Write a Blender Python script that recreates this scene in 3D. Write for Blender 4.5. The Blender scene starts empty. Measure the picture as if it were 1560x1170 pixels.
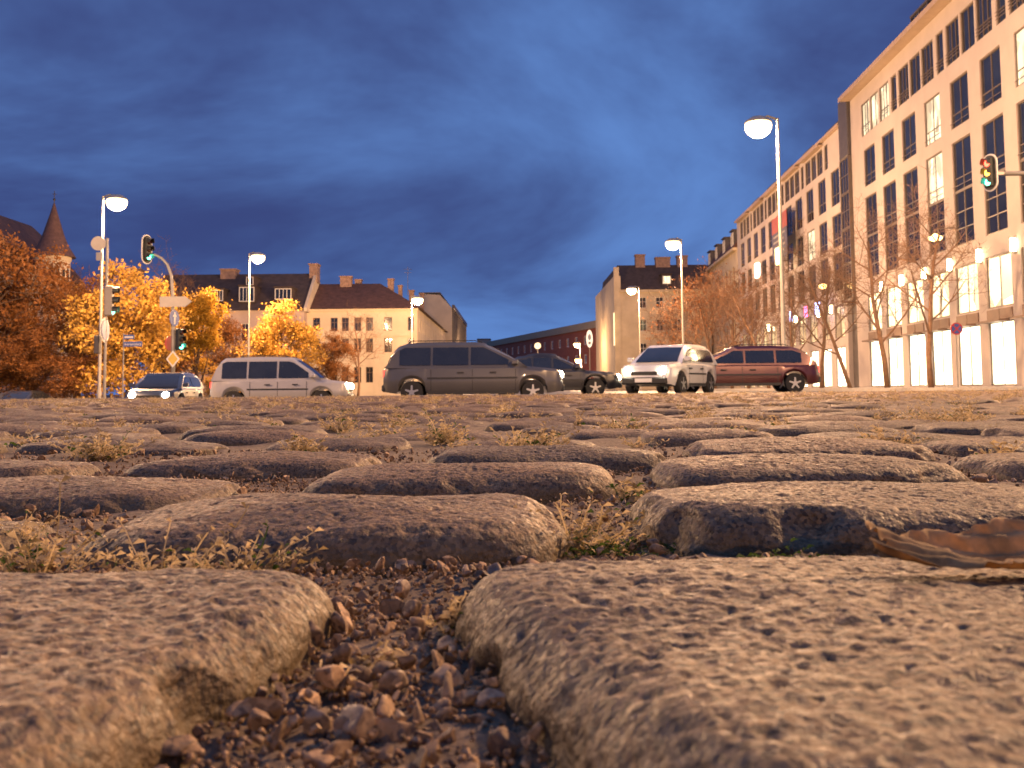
import bpy, math, random
import numpy as np
from mathutils import Vector, Matrix, noise as mnoise

random.seed(7)
RNG = np.random.default_rng(7)
SC = bpy.context.scene
COL = SC.collection
PI = math.pi

# ------------------------------------------------------------------ camera
H_CAM = 0.055
FPX, PPX, PPY = 1517.0, 780.0, 488.0            # focal length and principal point in photograph pixels
PITCH, ROLL = math.radians(4.0), 0.009
_f = Vector((0, math.cos(PITCH), math.sin(PITCH)))
_u0 = Vector((0, -math.sin(PITCH), math.cos(PITCH)))
_r0 = Vector((1, 0, 0))
CR = _r0 * math.cos(ROLL) - _u0 * math.sin(ROLL)
CU = _u0 * math.cos(ROLL) + _r0 * math.sin(ROLL)
CAMPOS = Vector((0, 0, H_CAM))
cam_data = bpy.data.cameras.new('camera')
cam = bpy.data.objects.new('camera', cam_data)
COL.objects.link(cam)
m = Matrix((CR, CU, -_f)).transposed().to_4x4()
m.translation = CAMPOS
cam.matrix_world = m
cam_data.sensor_width = 36.0
cam_data.lens = FPX / 1560 * 36.0
cam_data.shift_y = -(585 - PPY) / 1560
cam_data.clip_start = 0.01
cam_data.clip_end = 2000
cam_data.dof.use_dof = True
cam_data.dof.focus_distance = 0.85
cam_data.dof.aperture_fstop = 36.0
SC.camera = cam


def at(px, py, d):
    """World point at world depth y = d that a photograph pixel looks at."""
    v = _f * FPX + CR * (px - PPX) - CU * (py - PPY)
    return CAMPOS + v * (d / v.y)


# ------------------------------------------------------------------ sky, sun, exposure
SUN_EL, SUN_ROT = math.radians(-4.0), math.radians(150)
world = bpy.data.worlds.new('World')
SC.world = world
world.use_nodes = True
nt = world.node_tree
nt.nodes.clear()


def node(tree, typ, **kw):
    n = tree.nodes.new(typ)
    for k, v in kw.items():
        setattr(n, k, v)
    return n


wo = node(nt, 'ShaderNodeOutputWorld')
bg = node(nt, 'ShaderNodeBackground')
sky = node(nt, 'ShaderNodeTexSky', sky_type='NISHITA', sun_disc=False, sun_elevation=SUN_EL, sun_rotation=SUN_ROT)
tc = node(nt, 'ShaderNodeTexCoord')
sep = node(nt, 'ShaderNodeSeparateXYZ')
nt.links.new(tc.outputs['Generated'], sep.inputs[0])
zz = node(nt, 'ShaderNodeMath', operation='ADD'); zz.inputs[1].default_value = 0.34
nt.links.new(sep.outputs['Z'], zz.inputs[0])
zm = node(nt, 'ShaderNodeMath', operation='MAXIMUM'); zm.inputs[1].default_value = 0.05
nt.links.new(zz.outputs[0], zm.inputs[0])
dx = node(nt, 'ShaderNodeMath', operation='DIVIDE'); dy = node(nt, 'ShaderNodeMath', operation='DIVIDE')
nt.links.new(sep.outputs['X'], dx.inputs[0]); nt.links.new(zm.outputs[0], dx.inputs[1])
nt.links.new(sep.outputs['Y'], dy.inputs[0]); nt.links.new(zm.outputs[0], dy.inputs[1])
comb = node(nt, 'ShaderNodeCombineXYZ')
nt.links.new(dx.outputs[0], comb.inputs[0]); nt.links.new(dy.outputs[0], comb.inputs[1])
mp = node(nt, 'ShaderNodeMapping')
mp.inputs['Rotation'].default_value = (0, 0, math.radians(-35))
mp.inputs['Scale'].default_value = (0.85, 1.15, 1.0)
mp.inputs['Location'].default_value = (0.86, 0.9, 0)
nt.links.new(comb.outputs[0], mp.inputs[0])
cn = node(nt, 'ShaderNodeTexNoise')
cn.inputs['Scale'].default_value = 1.0; cn.inputs['Detail'].default_value = 6; cn.inputs['Roughness'].default_value = 0.57; cn.inputs['Distortion'].default_value = 0.5
nt.links.new(mp.outputs[0], cn.inputs['Vector'])
cr = node(nt, 'ShaderNodeValToRGB')
cr.color_ramp.interpolation = 'EASE'
cr.color_ramp.elements[0].position = 0.30; cr.color_ramp.elements[0].color = (1, 1, 1, 1)
cr.color_ramp.elements[1].position = 0.68; cr.color_ramp.elements[1].color = (0, 0, 0, 1)
nt.links.new(cn.outputs['Fac'], cr.inputs[0])
skymul = node(nt, 'ShaderNodeMix', data_type='RGBA', blend_type='MULTIPLY'); skymul.inputs['Factor'].default_value = 1.0
CLOUD_TINT, CLEAR_TINT = (0.050, 0.078, 0.25, 1), (0.14, 0.295, 0.72, 1)
tint = node(nt, 'ShaderNodeMix', data_type='RGBA')
tint.inputs['A'].default_value = CLOUD_TINT
tint.inputs['B'].default_value = CLEAR_TINT
nt.links.new(cr.outputs[0], tint.inputs['Factor'])
# the Nishita sky (scaled) carries the gradient; the clouds and dusk tint modulate it
skyn = node(nt, 'ShaderNodeMix', data_type='RGBA'); skyn.inputs['Factor'].default_value = 0.85
skys = node(nt, 'ShaderNodeVectorMath', operation='SCALE'); skys.inputs['Scale'].default_value = 1.0
nt.links.new(sky.outputs[0], skys.inputs[0])
nt.links.new(skys.outputs[0], skyn.inputs['A'])
nt.links.new(tint.outputs['Result'], skyn.inputs['B'])
nt.links.new(skyn.outputs['Result'], bg.inputs['Color'])
bg.inputs['Strength'].default_value = 1.0
nt.links.new(bg.outputs[0], wo.inputs['Surface'])

sun_data = bpy.data.lights.new('sun', 'SUN')
sun_data.energy = 0.02
sun_data.angle = math.radians(20)
sun_data.color = (0.75, 0.82, 1.0)
sun = bpy.data.objects.new('sun', sun_data)
COL.objects.link(sun)
sun.rotation_euler = (math.radians(40), 0, math.radians(150))

SC.view_settings.view_transform = 'Standard'
SC.view_settings.look = 'None'
SC.view_settings.gamma = 1.0
SC.view_settings.use_curve_mapping = False
SC.view_settings.exposure = 0.0
SC.cycles.use_denoising = True
SC.cycles.max_bounces = 5
SC.cycles.diffuse_bounces = 2
SC.cycles.glossy_bounces = 2
SC.cycles.transparent_max_bounces = 6
SC.cycles.sample_clamp_indirect = 4.0
SC.cycles.caustics_reflective = False
SC.cycles.caustics_refractive = False
SC.cycles.use_adaptive_sampling = True
SC.cycles.adaptive_threshold = 0.02

SODIUM = (1.0, 0.56, 0.27)
LAMP_W = 19500.0         # radiant power of a street lantern


# ------------------------------------------------------------------ materials
MATS = {}


def mat(name, col, rough=0.7, metal=0.0, var=0.22, vscale=2.0, bump=0.0, bscale=30.0, emis=None, estr=0.0, spec=0.5, coat=0.0, detail=4.0):
    if name in MATS:
        return MATS[name]
    M = bpy.data.materials.new(name)
    M.use_nodes = True
    t = M.node_tree
    p = t.nodes['Principled BSDF']
    p.inputs['Roughness'].default_value = rough
    p.inputs['Metallic'].default_value = metal
    p.inputs['Specular IOR Level'].default_value = spec
    p.inputs['Coat Weight'].default_value = coat
    g = node(t, 'ShaderNodeNewGeometry')
    n = node(t, 'ShaderNodeTexNoise')
    n.inputs['Scale'].default_value = vscale; n.inputs['Detail'].default_value = detail; n.inputs['Roughness'].default_value = 0.62
    t.links.new(g.outputs['Position'], n.inputs['Vector'])
    r = node(t, 'ShaderNodeValToRGB')
    r.color_ramp.elements[0].position = 0.3; r.color_ramp.elements[1].position = 0.7
    lo = [max(0, c * (1 - var)) for c in col]; hi = [min(1, c * (1 + var)) for c in col]
    r.color_ramp.elements[0].color = (*lo, 1); r.color_ramp.elements[1].color = (*hi, 1)
    t.links.new(n.outputs['Fac'], r.inputs[0])
    t.links.new(r.outputs[0], p.inputs['Base Color'])
    if bump:
        b = node(t, 'ShaderNodeBump'); b.inputs['Strength'].default_value = 0.6; b.inputs['Distance'].default_value = bump
        n2 = node(t, 'ShaderNodeTexNoise'); n2.inputs['Scale'].default_value = bscale; n2.inputs['Detail'].default_value = 5
        t.links.new(g.outputs['Position'], n2.inputs['Vector'])
        t.links.new(n2.outputs['Fac'], b.inputs['Height'])
        t.links.new(b.outputs[0], p.inputs['Normal'])
    if emis:
        p.inputs['Emission Color'].default_value = (*emis, 1)
        p.inputs['Emission Strength'].default_value = estr
    MATS[name] = M
    return M


def lit_room(name, col, strength, vscale=1.2, lowest=0.25):
    """A lit window: the light of the room varies with what stands in it."""
    if name in MATS:
        return MATS[name]
    M = mat(name, (0.2, 0.18, 0.14), rough=0.25, emis=col, estr=strength)
    t = M.node_tree
    p = t.nodes['Principled BSDF']
    g = node(t, 'ShaderNodeNewGeometry')
    mpn = node(t, 'ShaderNodeMapping'); mpn.inputs['Scale'].default_value = (1, 1, 0.45)
    n = node(t, 'ShaderNodeTexVoronoi', feature='F1'); n.inputs['Scale'].default_value = vscale
    t.links.new(g.outputs['Position'], mpn.inputs[0]); t.links.new(mpn.outputs[0], n.inputs['Vector'])
    s = node(t, 'ShaderNodeSeparateColor'); t.links.new(n.outputs['Color'], s.inputs[0])
    mr = node(t, 'ShaderNodeMapRange'); mr.inputs['To Min'].default_value = strength * lowest; mr.inputs['To Max'].default_value = strength * 1.3
    t.links.new(s.outputs[0], mr.inputs['Value'])
    t.links.new(mr.outputs[0], p.inputs['Emission Strength'])
    return M


def stone_mat(name, base, dark, light, bumpd=0.0018, rough=0.62, flank_tint=None):
    M = bpy.data.materials.new(name)
    M.use_nodes = True
    t = M.node_tree
    p = t.nodes['Principled BSDF']
    g = node(t, 'ShaderNodeNewGeometry')

    def nz(scale, detail=4.0, rough=0.6, dist=0.0):
        n = node(t, 'ShaderNodeTexNoise')
        n.inputs['Scale'].default_value = scale; n.inputs['Detail'].default_value = detail
        n.inputs['Roughness'].default_value = rough; n.inputs['Distortion'].default_value = dist
        t.links.new(g.outputs['Position'], n.inputs['Vector'])
        return n
    # grains of the granite
    v = node(t, 'ShaderNodeTexVoronoi'); v.inputs['Scale'].default_value = 620
    t.links.new(g.outputs['Position'], v.inputs['Vector'])
    sc = node(t, 'ShaderNodeSeparateColor'); t.links.new(v.outputs['Color'], sc.inputs[0])
    r1 = node(t, 'ShaderNodeValToRGB')
    e = r1.color_ramp.elements
    e[0].position = 0.0; e[0].color = (*dark, 1)
    e[1].position = 1.0; e[1].color = (*light, 1)
    e2 = e.new(0.4); e2.color = (*base, 1)
    t.links.new(sc.outputs[0], r1.inputs[0])
    # wide stains
    n1 = nz(16, 6, 0.65)
    r2 = node(t, 'ShaderNodeValToRGB')
    r2.color_ramp.elements[0].position = 0.32; r2.color_ramp.elements[0].color = (0.62, 0.56, 0.52, 1)
    r2.color_ramp.elements[1].position = 0.68; r2.color_ramp.elements[1].color = (1.12, 1.05, 0.95, 1)
    t.links.new(n1.outputs['Fac'], r2.inputs[0])
    mx = node(t, 'ShaderNodeMix', data_type='RGBA', blend_type='MULTIPLY'); mx.inputs['Factor'].default_value = 0.85
    t.links.new(r1.outputs[0], mx.inputs['A']); t.links.new(r2.outputs[0], mx.inputs['B'])
    oi = node(t, 'ShaderNodeObjectInfo')
    r3 = node(t, 'ShaderNodeValToRGB')
    r3.color_ramp.elements[0].color = (0.8, 0.79, 0.78, 1); r3.color_ramp.elements[1].color = (1.15, 1.06, 0.98, 1)
    t.links.new(oi.outputs['Random'], r3.inputs[0])
    mx2 = node(t, 'ShaderNodeMix', data_type='RGBA', blend_type='MULTIPLY'); mx2.inputs['Factor'].default_value = 1.0
    t.links.new(mx.outputs['Result'], mx2.inputs['A']); t.links.new(r3.outputs[0], mx2.inputs['B'])
    last = mx2.outputs['Result']
    if flank_tint:
        # yellow-brown tint low on the flanks, its edge broken by noise
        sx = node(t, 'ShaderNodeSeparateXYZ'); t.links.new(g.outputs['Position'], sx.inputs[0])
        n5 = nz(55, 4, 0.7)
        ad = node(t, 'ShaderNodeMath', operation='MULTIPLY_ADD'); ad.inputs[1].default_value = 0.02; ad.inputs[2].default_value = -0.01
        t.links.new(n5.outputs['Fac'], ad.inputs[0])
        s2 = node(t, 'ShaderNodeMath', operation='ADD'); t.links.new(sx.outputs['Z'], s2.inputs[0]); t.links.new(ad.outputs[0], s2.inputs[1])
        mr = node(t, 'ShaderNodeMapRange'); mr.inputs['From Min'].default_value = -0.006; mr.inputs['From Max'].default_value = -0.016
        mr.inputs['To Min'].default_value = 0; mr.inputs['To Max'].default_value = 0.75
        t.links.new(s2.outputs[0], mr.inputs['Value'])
        mx3 = node(t, 'ShaderNodeMix', data_type='RGBA'); mx3.inputs['B'].default_value = (*flank_tint, 1)
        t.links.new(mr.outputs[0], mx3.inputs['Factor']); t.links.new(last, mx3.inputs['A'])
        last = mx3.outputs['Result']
    t.links.new(last, p.inputs['Base Color'])
    # pits and grain
    n3 = nz(150, 5, 0.6, 0.3)
    n4 = nz(520, 3, 0.6)
    pit = node(t, 'ShaderNodeTexVoronoi'); pit.inputs['Scale'].default_value = 210
    t.links.new(g.outputs['Position'], pit.inputs['Vector'])
    pr = node(t, 'ShaderNodeMapRange'); pr.inputs['From Min'].default_value = 0.08; pr.inputs['From Max'].default_value = 0.3
    t.links.new(pit.outputs['Distance'], pr.inputs['Value'])
    a1 = node(t, 'ShaderNodeMath', operation='MULTIPLY_ADD'); a1.inputs[1].default_value = 1.1
    t.links.new(n3.outputs['Fac'], a1.inputs[0])
    a2 = node(t, 'ShaderNodeMath', operation='MULTIPLY_ADD'); a2.inputs[1].default_value = 0.45
    t.links.new(n4.outputs['Fac'], a2.inputs[0])
    a3 = node(t, 'ShaderNodeMath', operation='MULTIPLY'); a3.inputs[1].default_value = 0.22
    t.links.new(pr.outputs[0], a3.inputs[0])
    t.links.new(a3.outputs[0], a2.inputs[2]); t.links.new(a2.outputs[0], a1.inputs[2])
    b = node(t, 'ShaderNodeBump'); b.inputs['Strength'].default_value = 1.0; b.inputs['Distance'].default_value = bumpd
    t.links.new(a1.outputs[0], b.inputs['Height'])
    t.links.new(b.outputs[0], p.inputs['Normal'])
    rr = node(t, 'ShaderNodeMapRange'); rr.inputs['To Min'].default_value = rough - 0.12; rr.inputs['To Max'].default_value = rough + 0.18
    t.links.new(sc.outputs[1], rr.inputs['Value']); t.links.new(rr.outputs[0], p.inputs['Roughness'])
    MATS[name] = M
    return M


# ------------------------------------------------------------------ mesh builder
class MB:
    def __init__(self):
        self.v, self.f, self.mi = [], [], []
        self.M = None
        self.cur = 0

    def add(self, vs, fs):
        o = len(self.v)
        if self.M is not None:
            vs = [self.M @ Vector(p) for p in vs]
        self.v.extend([tuple(p) for p in vs])
        self.f.extend([tuple(i + o for i in f) for f in fs])
        self.mi.extend([self.cur] * len(fs))
        return self

    def box(self, x0, x1, y0, y1, z0, z1):
        return self.add([(x0, y0, z0), (x1, y0, z0), (x1, y1, z0), (x0, y1, z0), (x0, y0, z1), (x1, y0, z1), (x1, y1, z1), (x0, y1, z1)],
                        [(0, 3, 2, 1), (4, 5, 6, 7), (0, 1, 5, 4), (1, 2, 6, 5), (2, 3, 7, 6), (3, 0, 4, 7)])

    def bbox(self, x0, x1, y0, y1, z0, z1, b=0.02):
        """A box with chamfered edges."""
        vs, fs = [], []
        idx = {}
        for sx, X in ((0, x0), (1, x1)):
            for sy, Y in ((0, y0), (1, y1)):
                for sz, Z in ((0, z0), (1, z1)):
                    dx, dy, dz = b * (1 - 2 * sx), b * (1 - 2 * sy), b * (1 - 2 * sz)
                    for k, p in enumerate(((X, Y + dy, Z + dz), (X + dx, Y, Z + dz), (X + dx, Y + dy, Z))):
                        idx[(sx, sy, sz, k)] = len(vs); vs.append(p)
        I = lambda a, b_, c, k: idx[(a, b_, c, k)]
        for s in (0, 1):
            fs.append((I(s, 0, 0, 0), I(s, 1, 0, 0), I(s, 1, 1, 0), I(s, 0, 1, 0)))
            fs.append((I(0, s, 0, 1), I(1, s, 0, 1), I(1, s, 1, 1), I(0, s, 1, 1)))
            fs.append((I(0, 0, s, 2), I(1, 0, s, 2), I(1, 1, s, 2), I(0, 1, s, 2)))
            for r in (0, 1):
                fs.append((I(0, s, r, 1), I(1, s, r, 1), I(1, s, r, 2), I(0, s, r, 2)))
                fs.append((I(s, 0, r, 0), I(s, 1, r, 0), I(s, 1, r, 2), I(s, 0, r, 2)))
                fs.append((I(s, r, 0, 0), I(s, r, 1, 0), I(s, r, 1, 1), I(s, r, 0, 1)))
                for q in (0, 1):
                    fs.append((I(s, r, q, 0), I(s, r, q, 1), I(s, r, q, 2)))
        return self.add(vs, fs)

    def tube(self, pts, rads, n=8, cap=True):
        """A tube through pts with one radius per point."""
        pts = [Vector(p) for p in pts]
        vs, fs = [], []
        ref = None
        for i, p in enumerate(pts):
            t = (pts[min(i + 1, len(pts) - 1)] - pts[max(i - 1, 0)])
            if t.length < 1e-9:
                t = Vector((0, 0, 1))
            t.normalize()
            a = Vector((1, 0, 0)) if abs(t.x) < 0.8 else Vector((0, 1, 0))
            if ref is not None:
                a = ref
            e1 = (a - t * a.dot(t))
            if e1.length < 1e-6:
                e1 = t.orthogonal()
            e1.normalize()
            ref = e1
            e2 = t.cross(e1)
            for k in range(n):
                c = 2 * PI * k / n
                vs.append(p + (e1 * math.cos(c) + e2 * math.sin(c)) * rads[i])
        for i in range(len(pts) - 1):
            for k in range(n):
                a, b = i * n + k, i * n + (k + 1) % n
                fs.append((a, b, b + n, a + n))
        if cap:
            fs.append(tuple(range(n - 1, -1, -1)))
            fs.append(tuple((len(pts) - 1) * n + k for k in range(n)))
        return self.add(vs, fs)

    def lathe(self, prof, n=16, c=(0, 0, 0), axis='z'):
        """prof: list of (radius, height) turned about an axis through c."""
        vs, fs = [], []
        for r, h in prof:
            for k in range(n):
                a = 2 * PI * k / n
                q = (r * math.cos(a), r * math.sin(a), h)
                if axis == 'y':
                    q = (q[0], h, q[1])
                elif axis == 'x':
                    q = (h, q[0], q[1])
                vs.append((q[0] + c[0], q[1] + c[1], q[2] + c[2]))
        for i in range(len(prof) - 1):
            for k in range(n):
                a, b = i * n + k, i * n + (k + 1) % n
                fs.append((a, b, b + n, a + n) if axis != 'y' else (b, a, a + n, b + n))
        fs.append(tuple(range(n - 1, -1, -1)))
        fs.append(tuple((len(prof) - 1) * n + k for k in range(n)))
        return self.add(vs, fs)

    def prism(self, poly, y0, y1):
        """poly: (x, z) outline extruded along y."""
        n = len(poly)
        vs = [(x, y0, z) for x, z in poly] + [(x, y1, z) for x, z in poly]
        fs = [tuple(range(n)), tuple(range(2 * n - 1, n - 1, -1))]
        for k in range(n):
            j = (k + 1) % n
            fs.append((k, k + n, j + n, j))
        return self.add(vs, fs)

    def build(self, name, mats, parent=None, smooth=False, angle=None):
        me = bpy.data.meshes.new(name)
        me.from_pydata(self.v, [], self.f)
        for mm in (mats if isinstance(mats, (list, tuple)) else [mats]):
            me.materials.append(mm)
        if any(self.mi):
            me.polygons.foreach_set('material_index', self.mi)
        me.update()
        import bmesh
        b = bmesh.new(); b.from_mesh(me)
        bmesh.ops.recalc_face_normals(b, faces=b.faces)
        b.to_mesh(me); b.free()
        if smooth:
            if angle:
                me.shade_smooth()
                me.set_sharp_from_angle(angle=math.radians(angle))
            else:
                me.shade_smooth()
        return link(name, me, parent)


def link(name, me, parent=None):
    o = bpy.data.objects.new(name, me)
    COL.objects.link(o)
    if parent is not None:
        o.parent = parent
    return o


def mesh_np(name, V, F, mats, smooth=True, mi=None):
    """Mesh from arrays; F is (n, k) of equal sized faces."""
    me = bpy.data.meshes.new(name)
    V = np.asarray(V, np.float32); F = np.asarray(F, np.int32)
    n, k = F.shape
    me.vertices.add(len(V)); me.vertices.foreach_set('co', V.ravel())
    me.loops.add(n * k); me.loops.foreach_set('vertex_index', F.ravel())
    me.polygons.add(n)
    me.polygons.foreach_set('loop_start', np.arange(0, n * k, k, dtype=np.int32))
    me.polygons.foreach_set('use_smooth', np.full(n, smooth, bool))
    for mm in (mats if isinstance(mats, (list, tuple)) else [mats]):
        me.materials.append(mm)
    if mi is not None:
        me.polygons.foreach_set('material_index', np.asarray(mi, np.int32))
    me.update(calc_edges=True)
    me.validate()
    return me


def tag(o, label=None, cat=None, group=None, kind=None):
    if label: o['label'] = label
    if cat: o['category'] = cat
    if group: o['group'] = group
    if kind: o['kind'] = kind
    return o


def thing(name, label, cat, loc=(0, 0, 0), rz=0.0, group=None):
    o = bpy.data.objects.new(name, None)
    COL.objects.link(o)
    o.location = loc
    o.rotation_euler = (0, 0, rz)
    return tag(o, label, cat, group)


KIDS = {}


def copy_tree(o, parent=None):
    c = o.copy()
    COL.objects.link(c)
    if parent is not None:
        c.parent = parent
    for ch in [x for x in COL.objects if x.parent == o]:
        copy_tree(ch, c)
    return c


# ------------------------------------------------------------------ the ground
def z_street(x):
    return max(-1.15, min(-0.12, -0.25 + 0.035 * x))


ASPHALT = mat('asphalt', (0.055, 0.052, 0.05), rough=0.55, var=0.35, vscale=1.5, bump=0.004, bscale=60)
EARTH = mat('ground_earth', (0.10, 0.085, 0.07), rough=0.9, var=0.3, vscale=0.4)
PAVE = mat('pavement_slabs', (0.22, 0.2, 0.18), rough=0.75, var=0.25, vscale=3.0)
KERB = mat('kerb_granite', (0.3, 0.28, 0.26), rough=0.7, var=0.25, vscale=8)


def strip(name, xs, y0, y1, dz, mt, kind='structure', xoff=None):
    b = MB()
    ys = [y0, y1]
    vs, fs = [], []
    for y in ys:
        for x in xs:
            X = x + (xoff(y) if xoff else 0)
            vs.append((X, y, z_street(X) + dz))
    n = len(xs)
    for i in range(n - 1):
        fs.append((i, i + 1, n + i + 1, n + i))
    b.add(vs, fs)
    o = b.build(name, mt)
    return tag(o, kind=kind)


XS = [-400, -60, -40, -26, -12, 0, 3.7, 20, 60, 400]
strip('ground', XS, -60, 900, -0.02, EARTH)
strip('road', [-60, -40, -26, -12, 0, 3.7, 14.0], 11.6, 420, -0.012, ASPHALT)
fac = lambda y: 0.046 * (y - 40)
b = MB()                                    # pavement along the shops, a real kerb step up
for (xa, xb, ya, yb) in ((15.2, 24.0, 11.0, 160.0),):
    x0, x1 = xa + fac(ya), xa + fac(yb)
    zt, zb_ = 0.0, -0.3
    b.add([(xa + fac(ya), ya, zt), (xb + fac(ya), ya, zt), (xb + fac(yb), yb, zt), (xa + fac(yb), yb, zt),
           (xa + fac(ya), ya, zb_), (xb + fac(ya), ya, zb_), (xb + fac(yb), yb, zb_), (xa + fac(yb), yb, zb_)],
          [(0, 1, 2, 3), (0, 4, 5, 1), (1, 5, 6, 2), (2, 6, 7, 3), (3, 7, 4, 0)])
tag(b.build('pavement', PAVE), kind='structure')
b = MB()
b.add([(15.0 + fac(11), 10.99, 0.006), (15.2 + fac(11), 10.99, 0.006), (15.2 + fac(160), 160, 0.006), (15.0 + fac(160), 160, 0.006),
       (15.0 + fac(11), 10.99, -0.3), (15.2 + fac(11), 10.99, -0.3), (15.2 + fac(160), 160, -0.3), (15.0 + fac(160), 160, -0.3)],
      [(0, 1, 2, 3), (0, 4, 5, 1), (1, 5, 6, 2), (2, 6, 7, 3), (3, 7, 4, 0)])
tag(b.build('kerb', KERB), kind='structure')
b = MB()
b.box(-75, -27.2, 46, 160, -1.3, -0.98)
tag(b.build('park_lawn', mat('lawn', (0.06, 0.07, 0.025), rough=0.95, var=0.4, vscale=3)), kind='structure')
b = MB()
b.box(-27.2, -27.0, 46, 160, -1.3, -0.97)
tag(b.build('park_kerb', KERB), kind='structure')

# ------------------------------------------------------------------ buildings
GLASS = mat('window_glass', (0.018, 0.022, 0.032), rough=0.06, var=0.3, vscale=0.8, spec=0.7)
FRAME_DARK = mat('frame_dark_metal', (0.12, 0.095, 0.08), rough=0.45, var=0.15)
FRAME_WHITE = mat('frame_white_paint', (0.62, 0.6, 0.56), rough=0.5, var=0.08)
FRAME_BROWN = mat('frame_brown', (0.16, 0.10, 0.07), rough=0.5, var=0.15)
PLASTER_OFFICE = mat('office_plaster', (0.41, 0.36, 0.335), rough=0.85, var=0.07, vscale=0.7, bump=0.004, bscale=25)
PLASTER_OLD = mat('old_cream_plaster', (0.52, 0.43, 0.30), rough=0.9, var=0.16, vscale=0.5, bump=0.006, bscale=12)
PLASTER_PALE = mat('pale_plaster', (0.55, 0.46, 0.34), rough=0.9, var=0.12, vscale=0.5, bump=0.006, bscale=12)
PLASTER_PINK = mat('pinkish_plaster', (0.46, 0.36, 0.32), rough=0.9, var=0.14, vscale=0.5)
STONE_GREY = mat('grey_stone_cladding', (0.3, 0.26, 0.22), rough=0.8, var=0.15, vscale=0.8)
BRICK = mat('red_brick', (0.27, 0.085, 0.05), rough=0.9, var=0.3, vscale=2.5, bump=0.01, bscale=14)
ROOF_RED = mat('roof_brown_tile', (0.085, 0.04, 0.03), rough=0.9, var=0.35, vscale=2.0, bump=0.03, bscale=9)
ROOF_DARK = mat('roof_dark_tile', (0.06, 0.042, 0.036), rough=0.9, var=0.3, vscale=2.0, bump=0.03, bscale=9)
METAL_DARK = mat('dark_sheet_metal', (0.09, 0.08, 0.08), rough=0.5, metal=0.3, var=0.15)
COPPER = mat('brown_spire_shingle', (0.11, 0.06, 0.05), rough=0.8, var=0.3, vscale=3)
CHIMNEY = mat('chimney_brick', (0.26, 0.17, 0.13), rough=0.9, var=0.3, vscale=4)
ROOM_WARM = lit_room('lit_office_room', (1.0, 0.86, 0.55), 1.35, 2.2, 0.3)
SHOP_LIGHT = lit_room('lit_shop', (1.0, 0.86, 0.58), 4.6, 0.7, 0.4)
MEZZ_LIGHT = lit_room('lit_shop_upper_floor', (1.0, 0.84, 0.5), 2.2, 1.0, 0.1)
SHOP_DIM = lit_room('dim_shop', (1.0, 0.7, 0.36), 0.8, 0.9, 0.08)
PANEL_BROWN = mat('brown_spandrel_panel', (0.13, 0.075, 0.055), rough=0.5, var=0.12)


def wall_face(b, L, H, openings, reveal=0.22, z0=0.0, y=0.0):
    """The plane y, with real openings and their reveals; openings = (x0, x1, z0, z1)."""
    xs = sorted({0.0, L} | {round(v, 4) for o in openings for v in o[:2]})
    zs = sorted({z0, H} | {round(v, 4) for o in openings for v in o[2:]})
    vid, vs, fs = {}, [], []

    def V(i, j):
        if (i, j) not in vid:
            vid[(i, j)] = len(vs); vs.append((xs[i], y, zs[j]))
        return vid[(i, j)]
    for i in range(len(xs) - 1):
        for j in range(len(zs) - 1):
            cx, cz = (xs[i] + xs[i + 1]) / 2, (zs[j] + zs[j + 1]) / 2
            if any(o[0] < cx < o[1] and o[2] < cz < o[3] for o in openings):
                continue
            fs.append((V(i, j), V(i + 1, j), V(i + 1, j + 1), V(i, j + 1)))
    b.add(vs, fs)
    for (a, c, d, e) in openings:
        b.add([(a, y, d), (c, y, d), (c, y, e), (a, y, e), (a, y + reveal, d), (c, y + reveal, d), (c, y + reveal, e), (a, y + reveal, e)],
              [(0, 1, 5, 4), (1, 2, 6, 5), (2, 3, 7, 6), (3, 0, 4, 7)])


WCACHE = {}


def window(parent, x, z, w, h, nx=2, nz=1, frame=None, pane=None, reveal=0.22, y=0.0, name='window', split=None, fr=0.07, label=None, rail=0):
    """A window in an opening whose lower left corner is (x, z): frame with mullions, and a pane."""
    frame = frame or FRAME_DARK
    pane = pane or GLASS
    key = (round(w, 3), round(h, 3), nx, nz, frame.name, pane.name, name, split, fr, rail)
    if key not in WCACHE:
        b = MB()
        dpt = 0.09
        b.box(0, fr, 0, dpt, 0, h); b.box(w - fr, w, 0, dpt, 0, h)
        b.box(fr, w - fr, 0, dpt, 0, fr); b.box(fr, w - fr, 0, dpt, h - fr, h)
        tb = fr * 0.7
        iw, ih = w - 2 * fr, h - 2 * fr
        zc = [fr + ih * (k / nz) for k in range(1, nz)] if split is None else [fr + ih * s for s in split]
        for q in zc:
            b.box(fr, w - fr, 0.012, dpt - 0.012, q - tb / 2, q + tb / 2)
        edges = [fr] + zc + [h - fr]
        for k in range(1, nx):
            xm = fr + iw * k / nx
            for q in range(len(edges) - 1):
                b.box(xm - tb / 2, xm + tb / 2, 0.015, dpt - 0.015, edges[q] + (tb / 2 if q else 0), edges[q + 1] - (tb / 2 if q < len(edges) - 2 else 0))
        for k in range(rail):                      # a French balcony's rails in front of the glass
            zq = 0.25 + 0.17 * k
            b.box(0.01, w - 0.01, -0.12, -0.09, zq, zq + 0.03)
        me = b.build(name, frame)
        mesh1 = me.data
        bpy.data.objects.remove(me)
        p = MB()
        p.add([(fr * 0.5, 0.05, fr * 0.5), (w - fr * 0.5, 0.05, fr * 0.5), (w - fr * 0.5, 0.05, h - fr * 0.5), (fr * 0.5, 0.05, h - fr * 0.5)], [(0, 1, 2, 3)])
        po = p.build('pane', pane)
        mesh2 = po.data
        bpy.data.objects.remove(po)
        WCACHE[key] = (mesh1, mesh2)
    m1, m2 = WCACHE[key]
    o = link(name, m1, parent)
    o.location = (x, y + reveal - 0.1, z)
    if label:
        o['label'] = label
    link('pane', m2, o)
    return o


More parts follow.
